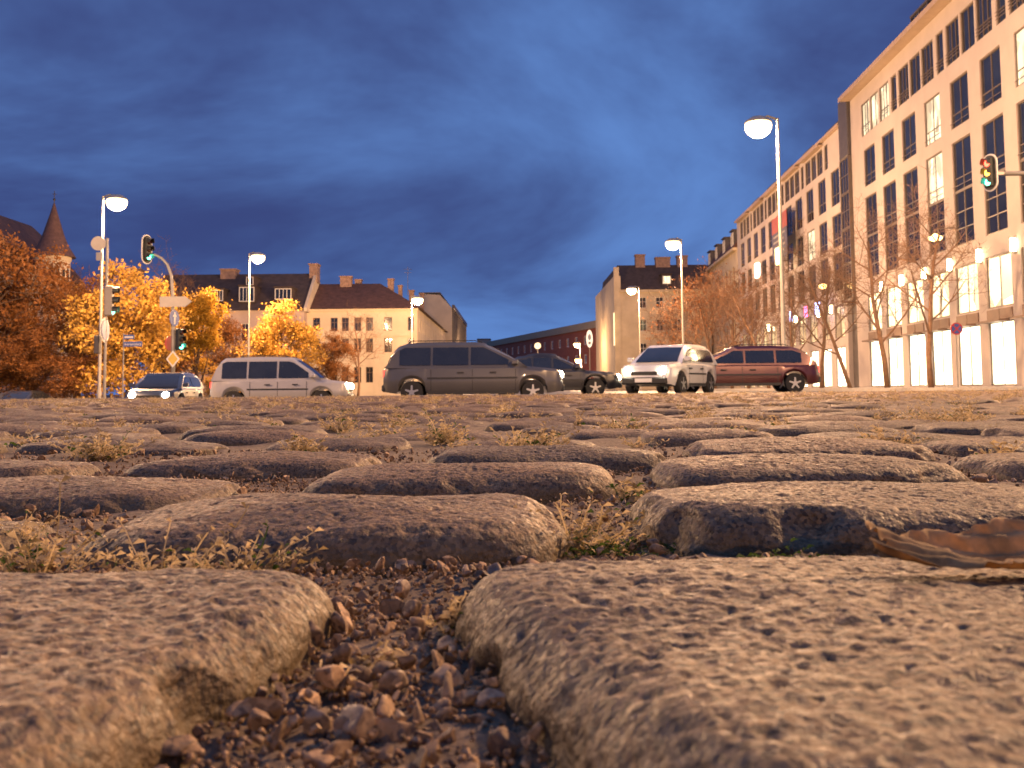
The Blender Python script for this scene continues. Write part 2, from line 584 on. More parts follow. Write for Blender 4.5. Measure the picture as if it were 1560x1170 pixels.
def shell(b, L, H, D, z0=0.0, y=0.0):
    """Back, sides and top of a block behind a wall_face."""
    b.add([(0, y, z0), (L, y, z0), (L, y + D, z0), (0, y + D, z0), (0, y, H), (L, y, H), (L, y + D, H), (0, y + D, H)],
          [(1, 2, 6, 5), (2, 3, 7, 6), (3, 0, 4, 7), (4, 5, 6, 7)])


KF = 0.046
ANG_R = math.atan2(-1.0, -KF)                     # local x runs toward the camera, local y into the block


def facade_origin(d, X0=21.0):
    return (X0 + KF * d, d, -0.1)


# --- the near office block with lit shops
ZO = 0.1
d0, d1 = 69.7, 26.0
LA = (d0 - d1) * math.hypot(1, KF)
A = thing('office_building', 'long pale office block with bright lit shop windows along its ground floor', 'building', facade_origin(d0), ANG_R)
A.scale = (1, 1, 1.02)
ops, wins = [], []
NB = 11
for i in range(NB):
    x = 2.8 + 3.73 * i
    lit2 = i in (3, 6)
    wins.append((x, 13.3 + ZO, 2.3, 2.5, 2, None, (0.28,), 'lit' if lit2 else None, 1))
    wins.append((x - 0.05, 10.0 + ZO, 2.4, 2.6, 2, None, (0.25,), 'lit' if i == 3 else None, 1))
    wins.append((x - 0.05, 7.2 + ZO, 2.4, 2.8, 2, None, (0.30, 0.62), None, 0))
    wins.append((x - 0.22, 3.7 + ZO, 2.75, 2.45, 2, None, None, 'mezz', 0))
    wins.append((x - 0.22, 0.15, 2.75, 3.0, 2, None, None, 'shop', 0))
for k in range(6):
    x = 2.5 + 7.46 * k
    lit = k == 0
    wins.append((x, 16.75 + ZO, 1.75, 2.2, 3, None, (0.3,), 'lit' if lit else None, 3))
    wins.append((x + 1.95, 16.75 + ZO, 1.7, 2.2, 2, None, None, 'lit' if lit else None, 0))
    wins.append((x + 3.85, 16.75 + ZO, 1.8, 2.2, 3, None, (0.3,), 'lit' if lit else None, 3))
    if x + 7.1 < LA:
        wins.append((x + 6.1, 16.75 + ZO, 1.0, 2.2, 1, None, (0.3,), None, 3))
wins = [w for w in wins if w[0] + w[2] < LA - 0.4]
ops = [(w[0], w[0] + w[2], w[1], w[1] + w[3] + (2.6 if abs(w[1] - 7.2 - ZO) < 0.01 else 0)) for w in wins if abs(w[1] - 10.0 - ZO) > 0.01]
b = MB()
wall_face(b, LA, 19.95 + ZO, ops, reveal=0.16)
shell(b, LA, 19.95 + ZO, 14)
b.build('wall', PLASTER_OFFICE, A)
for (x, z, w, h, nx, nz, sp, kind, rail) in wins:
    pane = {'lit': ROOM_WARM, 'mezz': MEZZ_LIGHT, 'shop': SHOP_LIGHT}.get(kind, GLASS)
    nm = 'shop_window' if kind == 'shop' else 'window'
    window(A, x, z, w, h, nx=nx, nz=1, split=sp, pane=pane, reveal=0.16, name=nm, rail=rail,
           label={'lit': 'window with the light on', 'shop': 'brightly lit shop window', 'mezz': 'lit upper shop window'}.get(kind))
b = MB()
for i in range(NB):
    x = 2.8 + 3.73 * i
    if x + 3 > LA: break
    b.box(x - 0.2, x + 1.12, -0.06, -0.003, 3.22, 3.72)
    b.box(x + 1.18, x + 2.5, -0.06, -0.003, 3.22, 3.72)
    b.box(x - 0.2, x + 2.1, -0.5, -0.003, 3.1, 3.2)
b.build('spandrel_panel', PANEL_BROWN, A)
b = MB()
b.box(-0.15, LA + 0.15, -0.75, 0.4, 19.96 + ZO, 20.12 + ZO)
b.box(-0.15, LA + 0.15, -0.8, -0.75, 19.9 + ZO, 20.2 + ZO)
b.build('cornice', mat('cornice_metal', (0.36, 0.27, 0.2), rough=0.5, var=0.1), A)
b = MB()
for i in range(int(LA / 0.55)):
    x = 0.4 + 0.55 * i
    b.box(x - 0.03, x + 0.03, -0.05, 0.01, 20.13 + ZO, 20.75 + ZO - 0.06)
b.box(0.2, LA - 0.2, -0.06, 0.02, 20.7 + ZO, 20.76 + ZO)
b.build('roof_railing', METAL_DARK, A)
for x in (11.2, 19.7, 30.0):
    b = MB(); b.bbox(x, x + 2.6, 0.5, 3.4, 20.1 + ZO, 21.7 + ZO, 0.06); o = b.build('roof_hatch', GLASS, A)
    f = MB()
    for (xa, ya) in ((x, 0.5), (x + 2.6, 0.5), (x + 1.3, 0.5)):
        f.box(xa - 0.05, xa + 0.05, ya - 0.06, ya + 0.03, 20.1 + ZO, 21.75 + ZO)
    f.box(x - 0.1, x + 2.7, 0.42, 3.5, 21.705 + ZO, 21.82 + ZO)
    f.build('hatch_frame', METAL_DARK, o)
SCONCE = mat('wall_light_glass', (0.8, 0.75, 0.6), emis=(1.0, 0.75, 0.4), estr=40.0)
scn = MB(); scn.box(-0.09, 0.09, -0.2, -0.02, 0.0, 0.6); sc_me = scn.build('wall_light', SCONCE); scm = sc_me.data; bpy.data.objects.remove(sc_me)
arm = MB(); arm.box(-0.13, 0.13, -0.02, -0.003, -0.1, 0.7); arm.box(-0.12, 0.12, -0.23, -0.02, 0.605, 0.64); arm.box(-0.12, 0.12, -0.23, -0.02, -0.04, -0.005); ao = arm.build('bracket', METAL_DARK); arm_me = ao.data; bpy.data.objects.remove(ao)


def sconces(parent, xs, z):
    for x in xs:
        o = link('wall_light', scm, parent); o.location = (x, 0, z)
        link('bracket', arm_me, o)


sconces(A, [2.8 + 3.73 * i + 3.02 for i in range(NB - 1)], 6.15)

# dark glazed stair bay between the two office blocks
ST = thing('stair_bay', 'narrow dark glazed stair bay between the two office blocks', 'building', facade_origin(71.9), ANG_R)
b = MB(); b.bbox(0.0, 2.15, -0.25, 6, 16.6, 20.9, 0.05); b.box(0.0, 2.15, 0.3, 6, 0, 16.6); b.build('wall', METAL_DARK, ST)
for k in range(4):
    window(ST, 0.08, 6.4 + 2.55 * k, 2.0, 2.5, nx=3, nz=2, reveal=0.0, y=-0.15, fr=0.06)
b = MB(); b.box(0.08, 2.08, -0.24, 0.29, 6.2, 6.38); b.box(0.0, 0.075, -0.26, 0.29, 6.2, 16.59); b.box(2.085, 2.15, -0.26, 0.29, 6.2, 16.59); b.build('bay_frame', FRAME_DARK, ST)

# --- the farther office block
d0, d1 = 115.0, 71.95
LB = (d0 - d1) * math.hypot(1, KF)
B = thing('office_building', 'farther office block with stepped dark attic, behind the tall street lamp', 'building', facade_origin(d0), ANG_R)
B.scale = (1, 1, 1.03)
wins = []
for i in range(11):
    x = 2.0 + 3.78 * i
    if x + 2.6 > LB: break
    wins.append((x, 13.3 + ZO, 2.3, 2.6, 2, (0.28,), None))
    wins.append((x, 10.2 + ZO, 2.4, 2.4, 2, (0.25,), 'lit' if i in (8,) else None))
    wins.append((x, 7.0 + ZO, 2.4, 2.8, 2, (0.32,), None))
    wins.append((x - 0.1, 3.6 + ZO, 2.6, 2.3, 2, None, 'dim'))
    wins.append((x - 0.1, 0.15, 2.6, 2.9, 2, None, 'shop' if i in (5, 7, 8, 9, 10) else 'dim'))
for k in range(6):
    x = 1.9 + 7.56 * k
    if x + 5.6 > LB: break
    wins.append((x, 16.5, 1.75, 1.9, 3, (0.3,), None)); wins.append((x + 1.95, 16.5, 1.6, 1.9, 2, None, None)); wins.append((x + 3.75, 16.5, 1.75, 1.9, 3, (0.3,), None))
    if x + 7.1 < LB: wins.append((x + 6.05, 16.5, 1.0, 1.9, 1, (0.3,), None))
ops = [(w[0], w[0] + w[2], w[1], w[1] + w[3]) for w in wins]
b = MB()
wall_face(b, LB, 18.75, ops, reveal=0.16)
shell(b, LB, 18.75, 14)
b.build('wall', PLASTER_OFFICE, B)
for (x, z, w, h, nx, sp, kind) in wins:
    window(B, x, z, w, h, nx=nx, nz=1, split=sp, reveal=0.16, pane={'lit': ROOM_WARM, 'dim': SHOP_DIM, 'shop': SHOP_LIGHT}.get(kind, GLASS),
           name='shop_window' if z < 1 else 'window', label='window with the light on' if kind == 'lit' else None)
b = MB()
for k in range(6):
    x = 1.9 + 7.56 * k
    if x + 5.6 > LB: break
    b.box(x - 0.25, x + 5.75, -0.45, -0.003, 18.5, 18.62)
b.box(-0.1, LB + 0.02, -0.3, 0.3, 18.76, 18.95)
b.build('cornice', mat('cornice_metal', (0.36, 0.27, 0.2)), B)
for x in (6.0, 14.0, 21.5, 29.0, 36.5):
    b = MB(); b.bbox(x, x + 3.6, 0.6, 4.0, 18.76, 19.9, 0.05); b.build('roof_box', METAL_DARK, B)
sconces(B, [2.0 + 3.78 * i + 3.1 for i in (3, 6, 8, 9)], 5.6)

# --- old house with mansard roof at the end of the row
d0, d1 = 139.0, 115.2
LC = d0 - d1
CB = thing('old_house', 'old cream house with dormered mansard roof at the far end of the office row', 'building', facade_origin(d0), ANG_R)
wins = [(1.3 + 2.75 * i, z, 1.2, 1.9) for i in range(8) for z in (12.6, 9.3, 6.0, 2.2)]
b = MB(); wall_face(b, LC, 16.2, [(w[0], w[0] + w[2], w[1], w[1] + w[3]) for w in wins]); shell(b, LC, 16.2, 12); b.build('wall', PLASTER_OLD, CB)
for w in wins: window(CB, *w, nx=2, split=(0.68,), frame=FRAME_BROWN)
b = MB()
for z in (5.4, 11.8): b.box(0, LC, -0.1, -0.003, z, z + 0.22)
b.box(-0.1, LC, -0.5, 0.1, 16.21, 16.5); b.build('cornice', PLASTER_OLD, CB)
b = MB(); b.M = Matrix(((0, 1, 0, 0), (1, 0, 0, 0), (0, 0, 1, 0), (0, 0, 0, 1)))
b.prism([(-0.45, 16.51), (1.2, 19.2), (6, 20.8), (11, 19.2), (12.4, 16.51)], -0.1, LC); rf = b.build('roof', ROOF_RED, CB)
for i in range(4):
    x = 2.5 + 6.0 * i
    b = MB(); b.box(x, x + 1.7, -0.05, 2.2, 16.75, 18.75); b.box(x - 0.2, x + 1.9, -0.25, 2.4, 18.76, 18.9); o = b.build('dormer', METAL_DARK, CB)
    window(o, x + 0.2, 16.95, 1.3, 1.6, nx=2, reveal=0.0, y=-0.06, frame=FRAME_WHITE)

# --- gabled corner house closing the right row
p = at(948, 594, 134)
RH = thing('corner_house', 'tall ochre corner house with steep dark roof behind the leafless russet trees', 'building', (p.x, 134, -0.1), 0)
LR = at(1086, 594, 134).x - p.x
rows = [(11.0, 1.5), (7.9, 1.6), (4.6, 1.7), (1.4, 1.8)]
cols = [2.45, 4.75, 7.1, 9.4]
wins = [(x, z, 1.0, h) for x in cols for z, h in rows]
b = MB(); wall_face(b, LR, 13.5, [(w[0], w[0] + w[2], w[1], w[1] + w[3]) for w in wins]); shell(b, LR, 13.5, 30); b.build('wall', PLASTER_OLD, RH)
for w in wins: window(RH, *w, nx=2, split=(0.6,), frame=FRAME_WHITE)
b = MB(); b.box(-0.2, LR, -0.35, -0.003, 13.2, 13.5); b.box(0, LR, -0.08, -0.003, 7.0, 7.2); b.build('cornice', PLASTER_OLD, RH)
b = MB(); b.M = Matrix(((0, 1, 0, 0), (1, 0, 0, 0), (0, 0, 1, 0), (0, 0, 0, 1)))
b.prism([(-0.4, 13.51), (3.6, 17.3), (26, 17.3), (30.4, 13.51)], 0.0, LR + 0.2); b.build('roof', ROOF_DARK, RH)
b = MB(); b.box(-0.9, -0.003, -0.1, 30, 0, 15.4); b.box(-0.9, -0.2, -0.1, 0.6, 15.41, 16.6); b.build('firewall', PLASTER_OLD, RH)
for (x, w, z) in ((2.5, 1.3, 18.6), (5.3, 2.0, 18.2), (8.3, 1.4, 18.4)):
    b = MB(); b.box(x, x + w, 3.2, 4.4, 16.5, z); b.box(x - 0.08, x + w + 0.08, 3.1, 4.5, z + 0.003, z + 0.18); b.build('chimney', CHIMNEY, RH)
b = MB(); b.box(5.6, 7.0, 0.35, 3.0, 14.0, 15.6); b.box(5.5, 7.1, 0.25, 3.1, 15.61, 15.75); o = b.build('dormer', ROOF_DARK, RH)
window(o, 5.75, 14.3, 1.1, 1.1, nx=2, reveal=0, y=0.34, frame=FRAME_WHITE, pane=ROOM_WARM, label='small lit dormer window')
b = MB(); b.box(-1.05, -0.93, -0.45, -0.11, 6.0, 10.4); b.build('lit_sign', mat('lit_strip', (0.8, 0.7, 0.5), emis=(1, 0.75, 0.4), estr=1.6), RH)

# --- brick building far down the street
pa, pb = at(912, 594, 200), at(744, 594, 286)
BRL = math.hypot(pb.x - pa.x, pb.y - pa.y)
angb = math.atan2(pa.y - pb.y, pa.x - pb.x)
BR = thing('brick_building', 'long red brick building with flat pale roof edge far down the street', 'building', (pb.x, pb.y, -0.2), angb)
wins = [(2.5 + 5.6 * i, z, 1.7, 1.9) for i in range(int(BRL / 5.6)) for z in (9.5, 5.6, 1.8)]
b = MB(); wall_face(b, BRL, 12.6, [(w[0], w[0] + w[2], w[1], w[1] + w[3]) for w in wins]); shell(b, BRL, 12.6, 12); b.build('wall', BRICK, BR)
for w in wins: window(BR, *w, nx=2, frame=FRAME_WHITE, fr=0.18)
b = MB(); b.box(-0.3, BRL + 0.25, -0.35, 12.3, 12.61, 14.1); b.build('roof_edge', mat('roof_edge_concrete', (0.3, 0.25, 0.17), var=0.12), BR)
b = MB(); b.box(BRL - 0.2, BRL - 0.02, -0.2, -0.05, 0, 0.1)
pe = at(936, 594, 197)
BE = thing('brick_building', 'red brick end block with three white framed windows beside the ochre corner house', 'building', (pa.x + 0.1, pa.y - 0.5, -0.2), math.atan2(-3, pe.x - pa.x))
LE = 5.0
wins = [(1.25, z, 1.4, 1.7) for z in (10.0, 7.2, 4.3, 1.4)]
b = MB(); wall_face(b, LE, 12.5, [(w[0], w[0] + w[2], w[1], w[1] + w[3]) for w in wins]); shell(b, LE, 12.5, 9); b.build('wall', BRICK, BE)
for w in wins: window(BE, *w, nx=1, frame=FRAME_WHITE, fr=0.2)
b = MB(); b.box(-0.1, LE + 0.3, -0.3, 9, 12.51, 13.95); b.build('roof_edge', mat('roof_edge_concrete', (0.3, 0.25, 0.17)), BE)
p = at(722, 594, 300)
FB = thing('flat_block', 'low dark flat-roofed block at the far end of the street', 'building', (p.x, 300, -0.2), 0)
b = MB(); b.box(0, 7.5, 0, 12, 0, 13.5); b.box(1, 5, 2, 9, 13.51, 15.6); b.build('wall', STONE_GREY, FB)
b = MB(); b.box(-0.2, 7.7, -0.2, 12.2, 13.52, 13.54); b.box(0.9, 5.1, 1.9, 9.1, 15.61, 15.9); b.build('roof_edge', METAL_DARK, FB)

# --- pale house with hipped roof, centre left
p = at(464, 594, 109)
H2 = thing('corner_house', 'pale two storey corner house with brown hipped roof, second street lamp in front', 'building', (p.x, 109, -0.9), 0)
L2 = at(636, 594, 109).x - p.x
sx = 1517.0 / 109


def pxw(px0, px1):
    return ((px0 - 464) / sx, (px1 - px0) / sx)


wins = []
for (a, c) in ((476, 487), (503, 514), (520, 531), (539, 550), (557, 568), (585, 597), (621, 630)):
    x, w = pxw(a, c)
    wins.append((x, 7.55, w, 1.5)); wins.append((x, 5.2, w, 1.55)); wins.append((x, 1.9, w, 1.7))
b = MB(); wall_face(b, L2, 10.0, [(w[0], w[0] + w[2], w[1], w[1] + w[3]) for w in wins]); b.build('wall', PLASTER_PALE, H2)
for w in wins: window(H2, *w, nx=2, split=(0.66,), frame=FRAME_BROWN, fr=0.06)
SIDE = 46.0
b = MB(); b.M = Matrix.Translation((L2, 0, 0)) @ Matrix.Rotation(math.radians(90), 4, 'Z')
sw = [(1.8 + 2.9 * i, z, 0.95, 1.5) for i in range(15) for z in (7.55, 5.2)]
wall_face(b, SIDE, 10.0, [(w[0], w[0] + w[2], w[1], w[1] + w[3]) for w in sw], reveal=0.2); o = b.build('side_wall', PLASTER_PALE, H2)
for (x, z, w, h) in sw:
    f = window(H2, 0, 0, w, h, nx=2, frame=FRAME_BROWN, fr=0.06)
    f.location = (L2 - 0.12, x, z); f.rotation_euler = (0, 0, math.radians(90))
b = MB(); b.box(0, L2 - 0.02, SIDE - 0.3, SIDE - 0.02, 0, 10); b.box(0, 0.2, 0.3, SIDE - 0.4, 0, 10); b.build('back_wall', PLASTER_PALE, H2)
b = MB(); b.box(0, L2 + 0.02, -0.1, -0.003, 6.95, 7.1); b.box(-0.05, L2 + 0.1, -0.25, -0.003, 9.75, 9.98); b.build('cornice', PLASTER_PALE, H2)
b = MB()
e = 0.45
xr = (570 - 464) / sx
b.add([(-0.1, -e, 10.0), (L2 + e, -e, 10.0), (L2 + e, SIDE, 10.0), (-0.1, SIDE, 10.0), (-0.1, 5.0, 13.3), (xr, 5.0, 13.3), (xr, SIDE, 13.3), (-0.1, SIDE, 13.3)],
      [(0, 1, 5, 4), (1, 2, 6, 5), (4, 5, 6, 7), (0, 4, 7, 3), (0, 3, 2, 1), (2, 3, 7, 6)])
b.build('roof', ROOF_RED, H2)
for (px0, px1, top, yy) in ((507, 525, 14.0, 4.3), (527, 537, 13.8, 6.0), (579, 588, 13.9, 6.5), (592, 598, 13.4, 9.0), (604, 612, 13.2, 13), (617, 623, 13.3, 18)):
    x, w = pxw(px0, px1)
    b = MB(); b.box(x, x + w, yy, yy + 0.9, 11.2, top); b.box(x - 0.07, x + w + 0.07, yy - 0.07, yy + 0.97, top + 0.003, top + 0.15); b.build('chimney', CHIMNEY, H2)
b = MB(); x, w = pxw(613, 614); b.tube([(x, 5.6, 12.0), (x, 5.6, 15.3)], [0.03, 0.02], 6); b.tube([(x - 0.5, 5.6, 15.0), (x + 0.5, 5.6, 15.0)], [0.02, 0.02], 5); b.tube([(x - 0.4, 5.6, 14.6), (x + 0.4, 5.6, 14.6)], [0.02, 0.02], 5); b.build('antenna', METAL_DARK, H2)

# --- colonnaded block behind it
p = at(648, 594, 156)
H3 = thing('modern_block', 'grey block with tall vertical ribs behind the pale corner house', 'building', (p.x, 156, -0.6), 0)
L3 = at(689, 594, 156).x - p.x
b = MB()
b.prism([(-1, 0), (L3, 0), (L3, 13.6), (L3 - 1.9, 15.7), (-1, 15.9)], 0, 44); b.build('wall', PLASTER_PALE, H3)
b = MB()
for i in range(15):
    b.box(L3 + 0.003, L3 + 0.3, 0.4 + 3 * i, 0.9 + 3 * i, 0, 13.4)
b.box(L3 + 0.003, L3 + 0.4, 0.0, 44, 13.42, 14.1); b.build('rib', METAL_DARK, H3)
for i in range(14):
    f = window(H3, 0, 0, 2.3, 12.6, nx=2, nz=5, reveal=0.1)
    f.location = (L3 + 0.12, 1.05 + 3 * i, 0.5); f.rotation_euler = (0, 0, math.radians(90))
b = MB(); b.box(-1, L3 - 1.8, -0.1, 44, 15.92, 16.1); b.build('roof', METAL_DARK, H3)

# --- dark roofed house left of it
p = at(226, 594, 107.5)
H1 = thing('old_house', 'long old house with big dark tiled roof and white dormers behind the autumn trees', 'building', (p.x, 107.5, -1.0), 0)
L1 = at(463.0, 594, 107.5).x - p.x
s1 = 1517.0 / 107.5
q = lambda px: (px - 226) / s1
wins = []
for k in range(9):
    x = 0.8 + 1.82 * k
    wins.append((x, 6.6, 0.9, 1.9)); wins.append((x, 3.0, 0.9, 1.8))
b = MB(); wall_face(b, L1, 10.0, [(w[0], w[0] + w[2], w[1], w[1] + w[3]) for w in wins]); shell(b, L1, 10.0, 11); b.build('wall', PLASTER_PINK, H1)
for w in wins: window(H1, *w, nx=2, split=(0.66,), frame=FRAME_WHITE, fr=0.06)
b = MB(); b.M = Matrix(((0, 1, 0, 0), (1, 0, 0, 0), (0, 0, 1, 0), (0, 0, 0, 1)))
b.prism([(-0.5, 9.9), (5.4, 14.5), (11.5, 9.9)], -0.2, L1 + 0.05); b.build('roof', ROOF_DARK, H1)
b = MB(); b.M = Matrix(((0, 1, 0, 0), (1, 0, 0, 0), (0, 0, 1, 0), (0, 0, 0, 1)))
b.prism([(-0.6, 9.7), (-0.6, 10.1), (5.4, 14.85), (11.6, 10.1), (11.6, 9.7)], L1 + 0.06, L1 + 0.36); b.build('gable_parapet', PLASTER_PALE, H1)
for (a, c, z0_, z1_) in ((415, 442, 11.1, 12.3), (360, 385, 10.9, 12.5), (318, 337, 11.0, 12.2)):
    x0, x1 = q(a), q(c)
    b = MB(); b.box(x0, x1, 0.5, 4.2, z0_ - 0.1, z1_ + 0.1); b.box(x0 - 0.1, x1 + 0.1, 0.35, 4.6, z1_ + 0.11, z1_ + 0.22); o = b.build('dormer', ROOF_DARK, H1)
    window(o, x0 + 0.06, z0_, x1 - x0 - 0.12, z1_ - z0_, nx=4, reveal=0, y=0.47, frame=FRAME_WHITE, fr=0.08)
b = MB(); x0 = q(366); b.box(x0, x0 + 0.9, 1.8, 4.5, 12.75, 13.8); b.box(x0 - 0.08, x0 + 0.98, 1.7, 4.7, 13.81, 13.9); o = b.build('dormer', ROOF_DARK, H1)
window(o, x0 + 0.06, 12.85, 0.78, 0.9, nx=1, reveal=0, y=1.77, frame=FRAME_WHITE, fr=0.07)
for (a, c, z1_) in ((462, 475, 15.4), (320, 344, 14.9), (176, 190, 15.0)):
    b = MB(); b.box(q(a) - 0.4, q(c) - 0.4, 4.6, 6.2, 13.4, z1_); b.box(q(a) - 0.5, q(c) - 0.3, 4.5, 6.3, z1_ + 0.003, z1_ + 0.16); b.build('chimney', CHIMNEY, H1)

# --- church with a pointed round turret, far left
p = at(76, 594, 92)
CH = thing('church', 'church with round turret under a pointed bell-shaped spire, behind autumn trees', 'building', (p.x, 92, -1.1), 0)
b = MB(); b.lathe([(1.5, 0), (1.5, 13.4), (1.62, 13.6), (1.62, 13.9)], 24); b.build('turret', PLASTER_PALE, CH)
b = MB(); b.lathe([(2.0, 13.85), (1.85, 14.1), (1.35, 14.9), (0.95, 15.9), (0.62, 17.0), (0.32, 18.0), (0.08, 18.9)], 24); b.build('spire', COPPER, CH, smooth=True, angle=50)
b = MB(); b.tube([(0, 0, 18.8), (0, 0, 20.1)], [0.05, 0.035], 6); b.lathe([(0.02, 19.15), (0.15, 19.3), (0.02, 19.45)], 10); b.tube([(-0.2, 0, 19.8), (0.2, 0, 19.8)], [0.03, 0.03], 6); b.build('finial', METAL_DARK, CH)
for k in range(9):
    a = -PI / 2 + (k - 4) * 0.36
    b = MB(); b.M = Matrix.Translation((1.5 * math.cos(a), 1.5 * math.sin(a), 0)) @ Matrix.Rotation(a + PI / 2, 4, 'Z')
    b.prism([(-0.15, 11.4), (0.15, 11.4), (0.15, 12.6), (0, 12.85), (-0.15, 12.6)], -0.03, 0.06); b.build('slit_window', GLASS, CH)
b = MB(); b.box(-12, -1.2, -2.0, 9, 0, 12.2); b.build('wall', PLASTER_PALE, CH)
b = MB(); b.M = Matrix.Identity(4)
b.prism([(-12.4, 12.21), (-0.8, 12.21), (-4.2, 16.2), (-6.6, 18.4), (-9, 16.2)], -2.3, 9.3); b.build('roof', ROOF_RED, CH)

# ------------------------------------------------------------------ trees
BARK = mat('bark', (0.12, 0.075, 0.05), rough=0.9, var=0.35, vscale=6)
BARK_YOUNG = mat('young_bark', (0.16, 0.09, 0.055), rough=0.85, var=0.3, vscale=6)


def translucent(M, w):
    t = M.node_tree
    p = t.nodes['Principled BSDF']
    out = [n for n in t.nodes if n.type == 'OUTPUT_MATERIAL'][0]
    tr = node(t, 'ShaderNodeBsdfTranslucent')
    t.links.new(p.inputs['Base Color'].links[0].from_socket, tr.inputs['Color'])
    mx = node(t, 'ShaderNodeMixShader'); mx.inputs[0].default_value = w
    t.links.new(p.outputs[0], mx.inputs[1]); t.links.new(tr.outputs[0], mx.inputs[2])
    t.links.new(mx.outputs[0], out.inputs['Surface'])
    return M


def leaf_mat(name, col, var=0.45, scale=1.1):
    M = mat(name, col, rough=0.6, var=var, vscale=scale, spec=0.3, detail=6)
    p = M.node_tree.nodes['Principled BSDF']
    p.inputs['Transmission Weight'].default_value = 0.0
    p.inputs['Subsurface Weight'].default_value = 0.0
    return translucent(M, 0.4)


LEAF_RUST = leaf_mat('rust_leaves', (0.25, 0.105, 0.03))
LEAF_GOLD = leaf_mat('gold_leaves', (0.50, 0.30, 0.06))
LEAF_YELLOW = leaf_mat('yellow_leaves', (0.46, 0.27, 0.035))
LEAF_RUSSET = leaf_mat('russet_leaves', (0.26, 0.105, 0.035))


def skeleton(rng, height, trunk_r, levels, first=0.3, spread=0.7, children=(3, 5), up=0.25, shrink=0.68, lead=True):
    """Branch segments (level, points, radii) of one tree, growing from the origin."""
    segs, tips = [], []

    def grow(p, d, length, r, lvl):
        n = 5 if lvl == 0 else 4
        pts, rad = [p.copy()], [r]
        q, dd = p.copy(), d.copy()
        for k in range(n):
            dd = (dd + Vector((rng.normal(0, 0.09), rng.normal(0, 0.09), (up if lvl else 0.3) * 0.25))).normalized()
            q = q + dd * (length / n)
            pts.append(q.copy()); rad.append(r * (1 - 0.62 * (k + 1) / n))
        segs.append((lvl, pts, rad))
        if lvl >= levels:
            tips.append(pts[-1]); tips.append(pts[len(pts) // 2])
            return
        nc = int(rng.integers(children[0], children[1] + 1)) + (3 if lvl == 0 else 0)
        a0 = rng.uniform(0, 2 * PI)
        for c in range(nc):
            t = (first + (1 - first) * (c + rng.uniform(0, 0.8)) / nc) if lvl == 0 else rng.uniform(0.25, 1.0)
            fpos = t * n
            i = min(n - 1, int(fpos))
            base = pts[i].lerp(pts[i + 1], fpos - i)
            tang = (pts[i + 1] - pts[i]).normalized()
            a = a0 + c * 2.4 + rng.normal(0, 0.3)
            side = tang.orthogonal().normalized()
            side = Matrix.Rotation(a, 3, tang) @ side
            nd = (tang * (1 - spread * rng.uniform(0.75, 1.1)) + side * spread + Vector((0, 0, up))).normalized()
            ln = length * shrink * rng.uniform(0.7, 1.1) * (1.0 - 0.45 * t if lvl == 0 else 1.0)
            grow(base, nd, ln, max(0.004, rad[i] * (0.5 if lvl == 0 else 0.62)), lvl + 1)
        if lead and lvl == 0:
            tips.append(pts[-1])
    grow(Vector((0, 0, -0.1)), Vector((0, 0, 1)), height, trunk_r, 0)
    return segs, tips


def tree_meshes(seed, height, trunk_r, levels, bark, leaf=None, nleaf=0, lsize=0.12, twig=0.012, **kw):
    rng = np.random.default_rng(seed)
    segs, tips = skeleton(rng, height, trunk_r, levels, **kw)
    tb, bb = MB(), MB()
    for lvl, pts, rad in segs:
        if lvl == 0:
            tb.tube(pts, rad, 9)
        else:
            bb.tube(pts, [max(twig * 0.5, r) for r in rad], 5 if lvl == 1 else 3, cap=False)
    t = tb.build('trunk', bark, None, smooth=True); tm = t.data; bpy.data.objects.remove(t)
    c = bb.build('crown' if not leaf else 'limbs', bark, None, smooth=True); cm = c.data; bpy.data.objects.remove(c)
    lm = None
    if leaf:
        T = np.array([tuple(p) for p in tips])
        idx = rng.integers(0, len(T), nleaf)
        C = T[idx] + rng.normal(0, 0.33, (nleaf, 3)) * np.array([1, 1, 0.75])
        lm = leaves(rng, C, lsize, leaf)
    return tm, cm, lm


def leaves(rng, C, size, material):
    n = len(C)
    a = rng.normal(0, 1, (n, 3)); a /= np.linalg.norm(a, axis=1)[:, None]
    b_ = rng.normal(0, 1, (n, 3)); b_ -= (b_ * a).sum(1)[:, None] * a; b_ /= np.linalg.norm(b_, axis=1)[:, None]
    s = size * rng.uniform(0.6, 1.35, (n, 1))
    V = np.stack([C - a * s, C + b_ * s * 0.55, C + a * s, C - b_ * s * 0.55], axis=1).reshape(-1, 3)
    F = np.arange(4 * n).reshape(n, 4)
    return mesh_np('foliage', V, F, material, smooth=False)


def put_tree(name, label, cat, loc, meshes, rz=0.0, scale=1.0, group=None):
    o = thing(name, label, cat, loc, rz, group)
    o.scale = (scale,) * 3 if not isinstance(scale, tuple) else scale
    link('trunk', meshes[0], o)
    if meshes[2] is not None:
        link('limbs', meshes[1], o)
        link('foliage', meshes[2], o)
    else:
        link('crown', meshes[1], o)
    return o


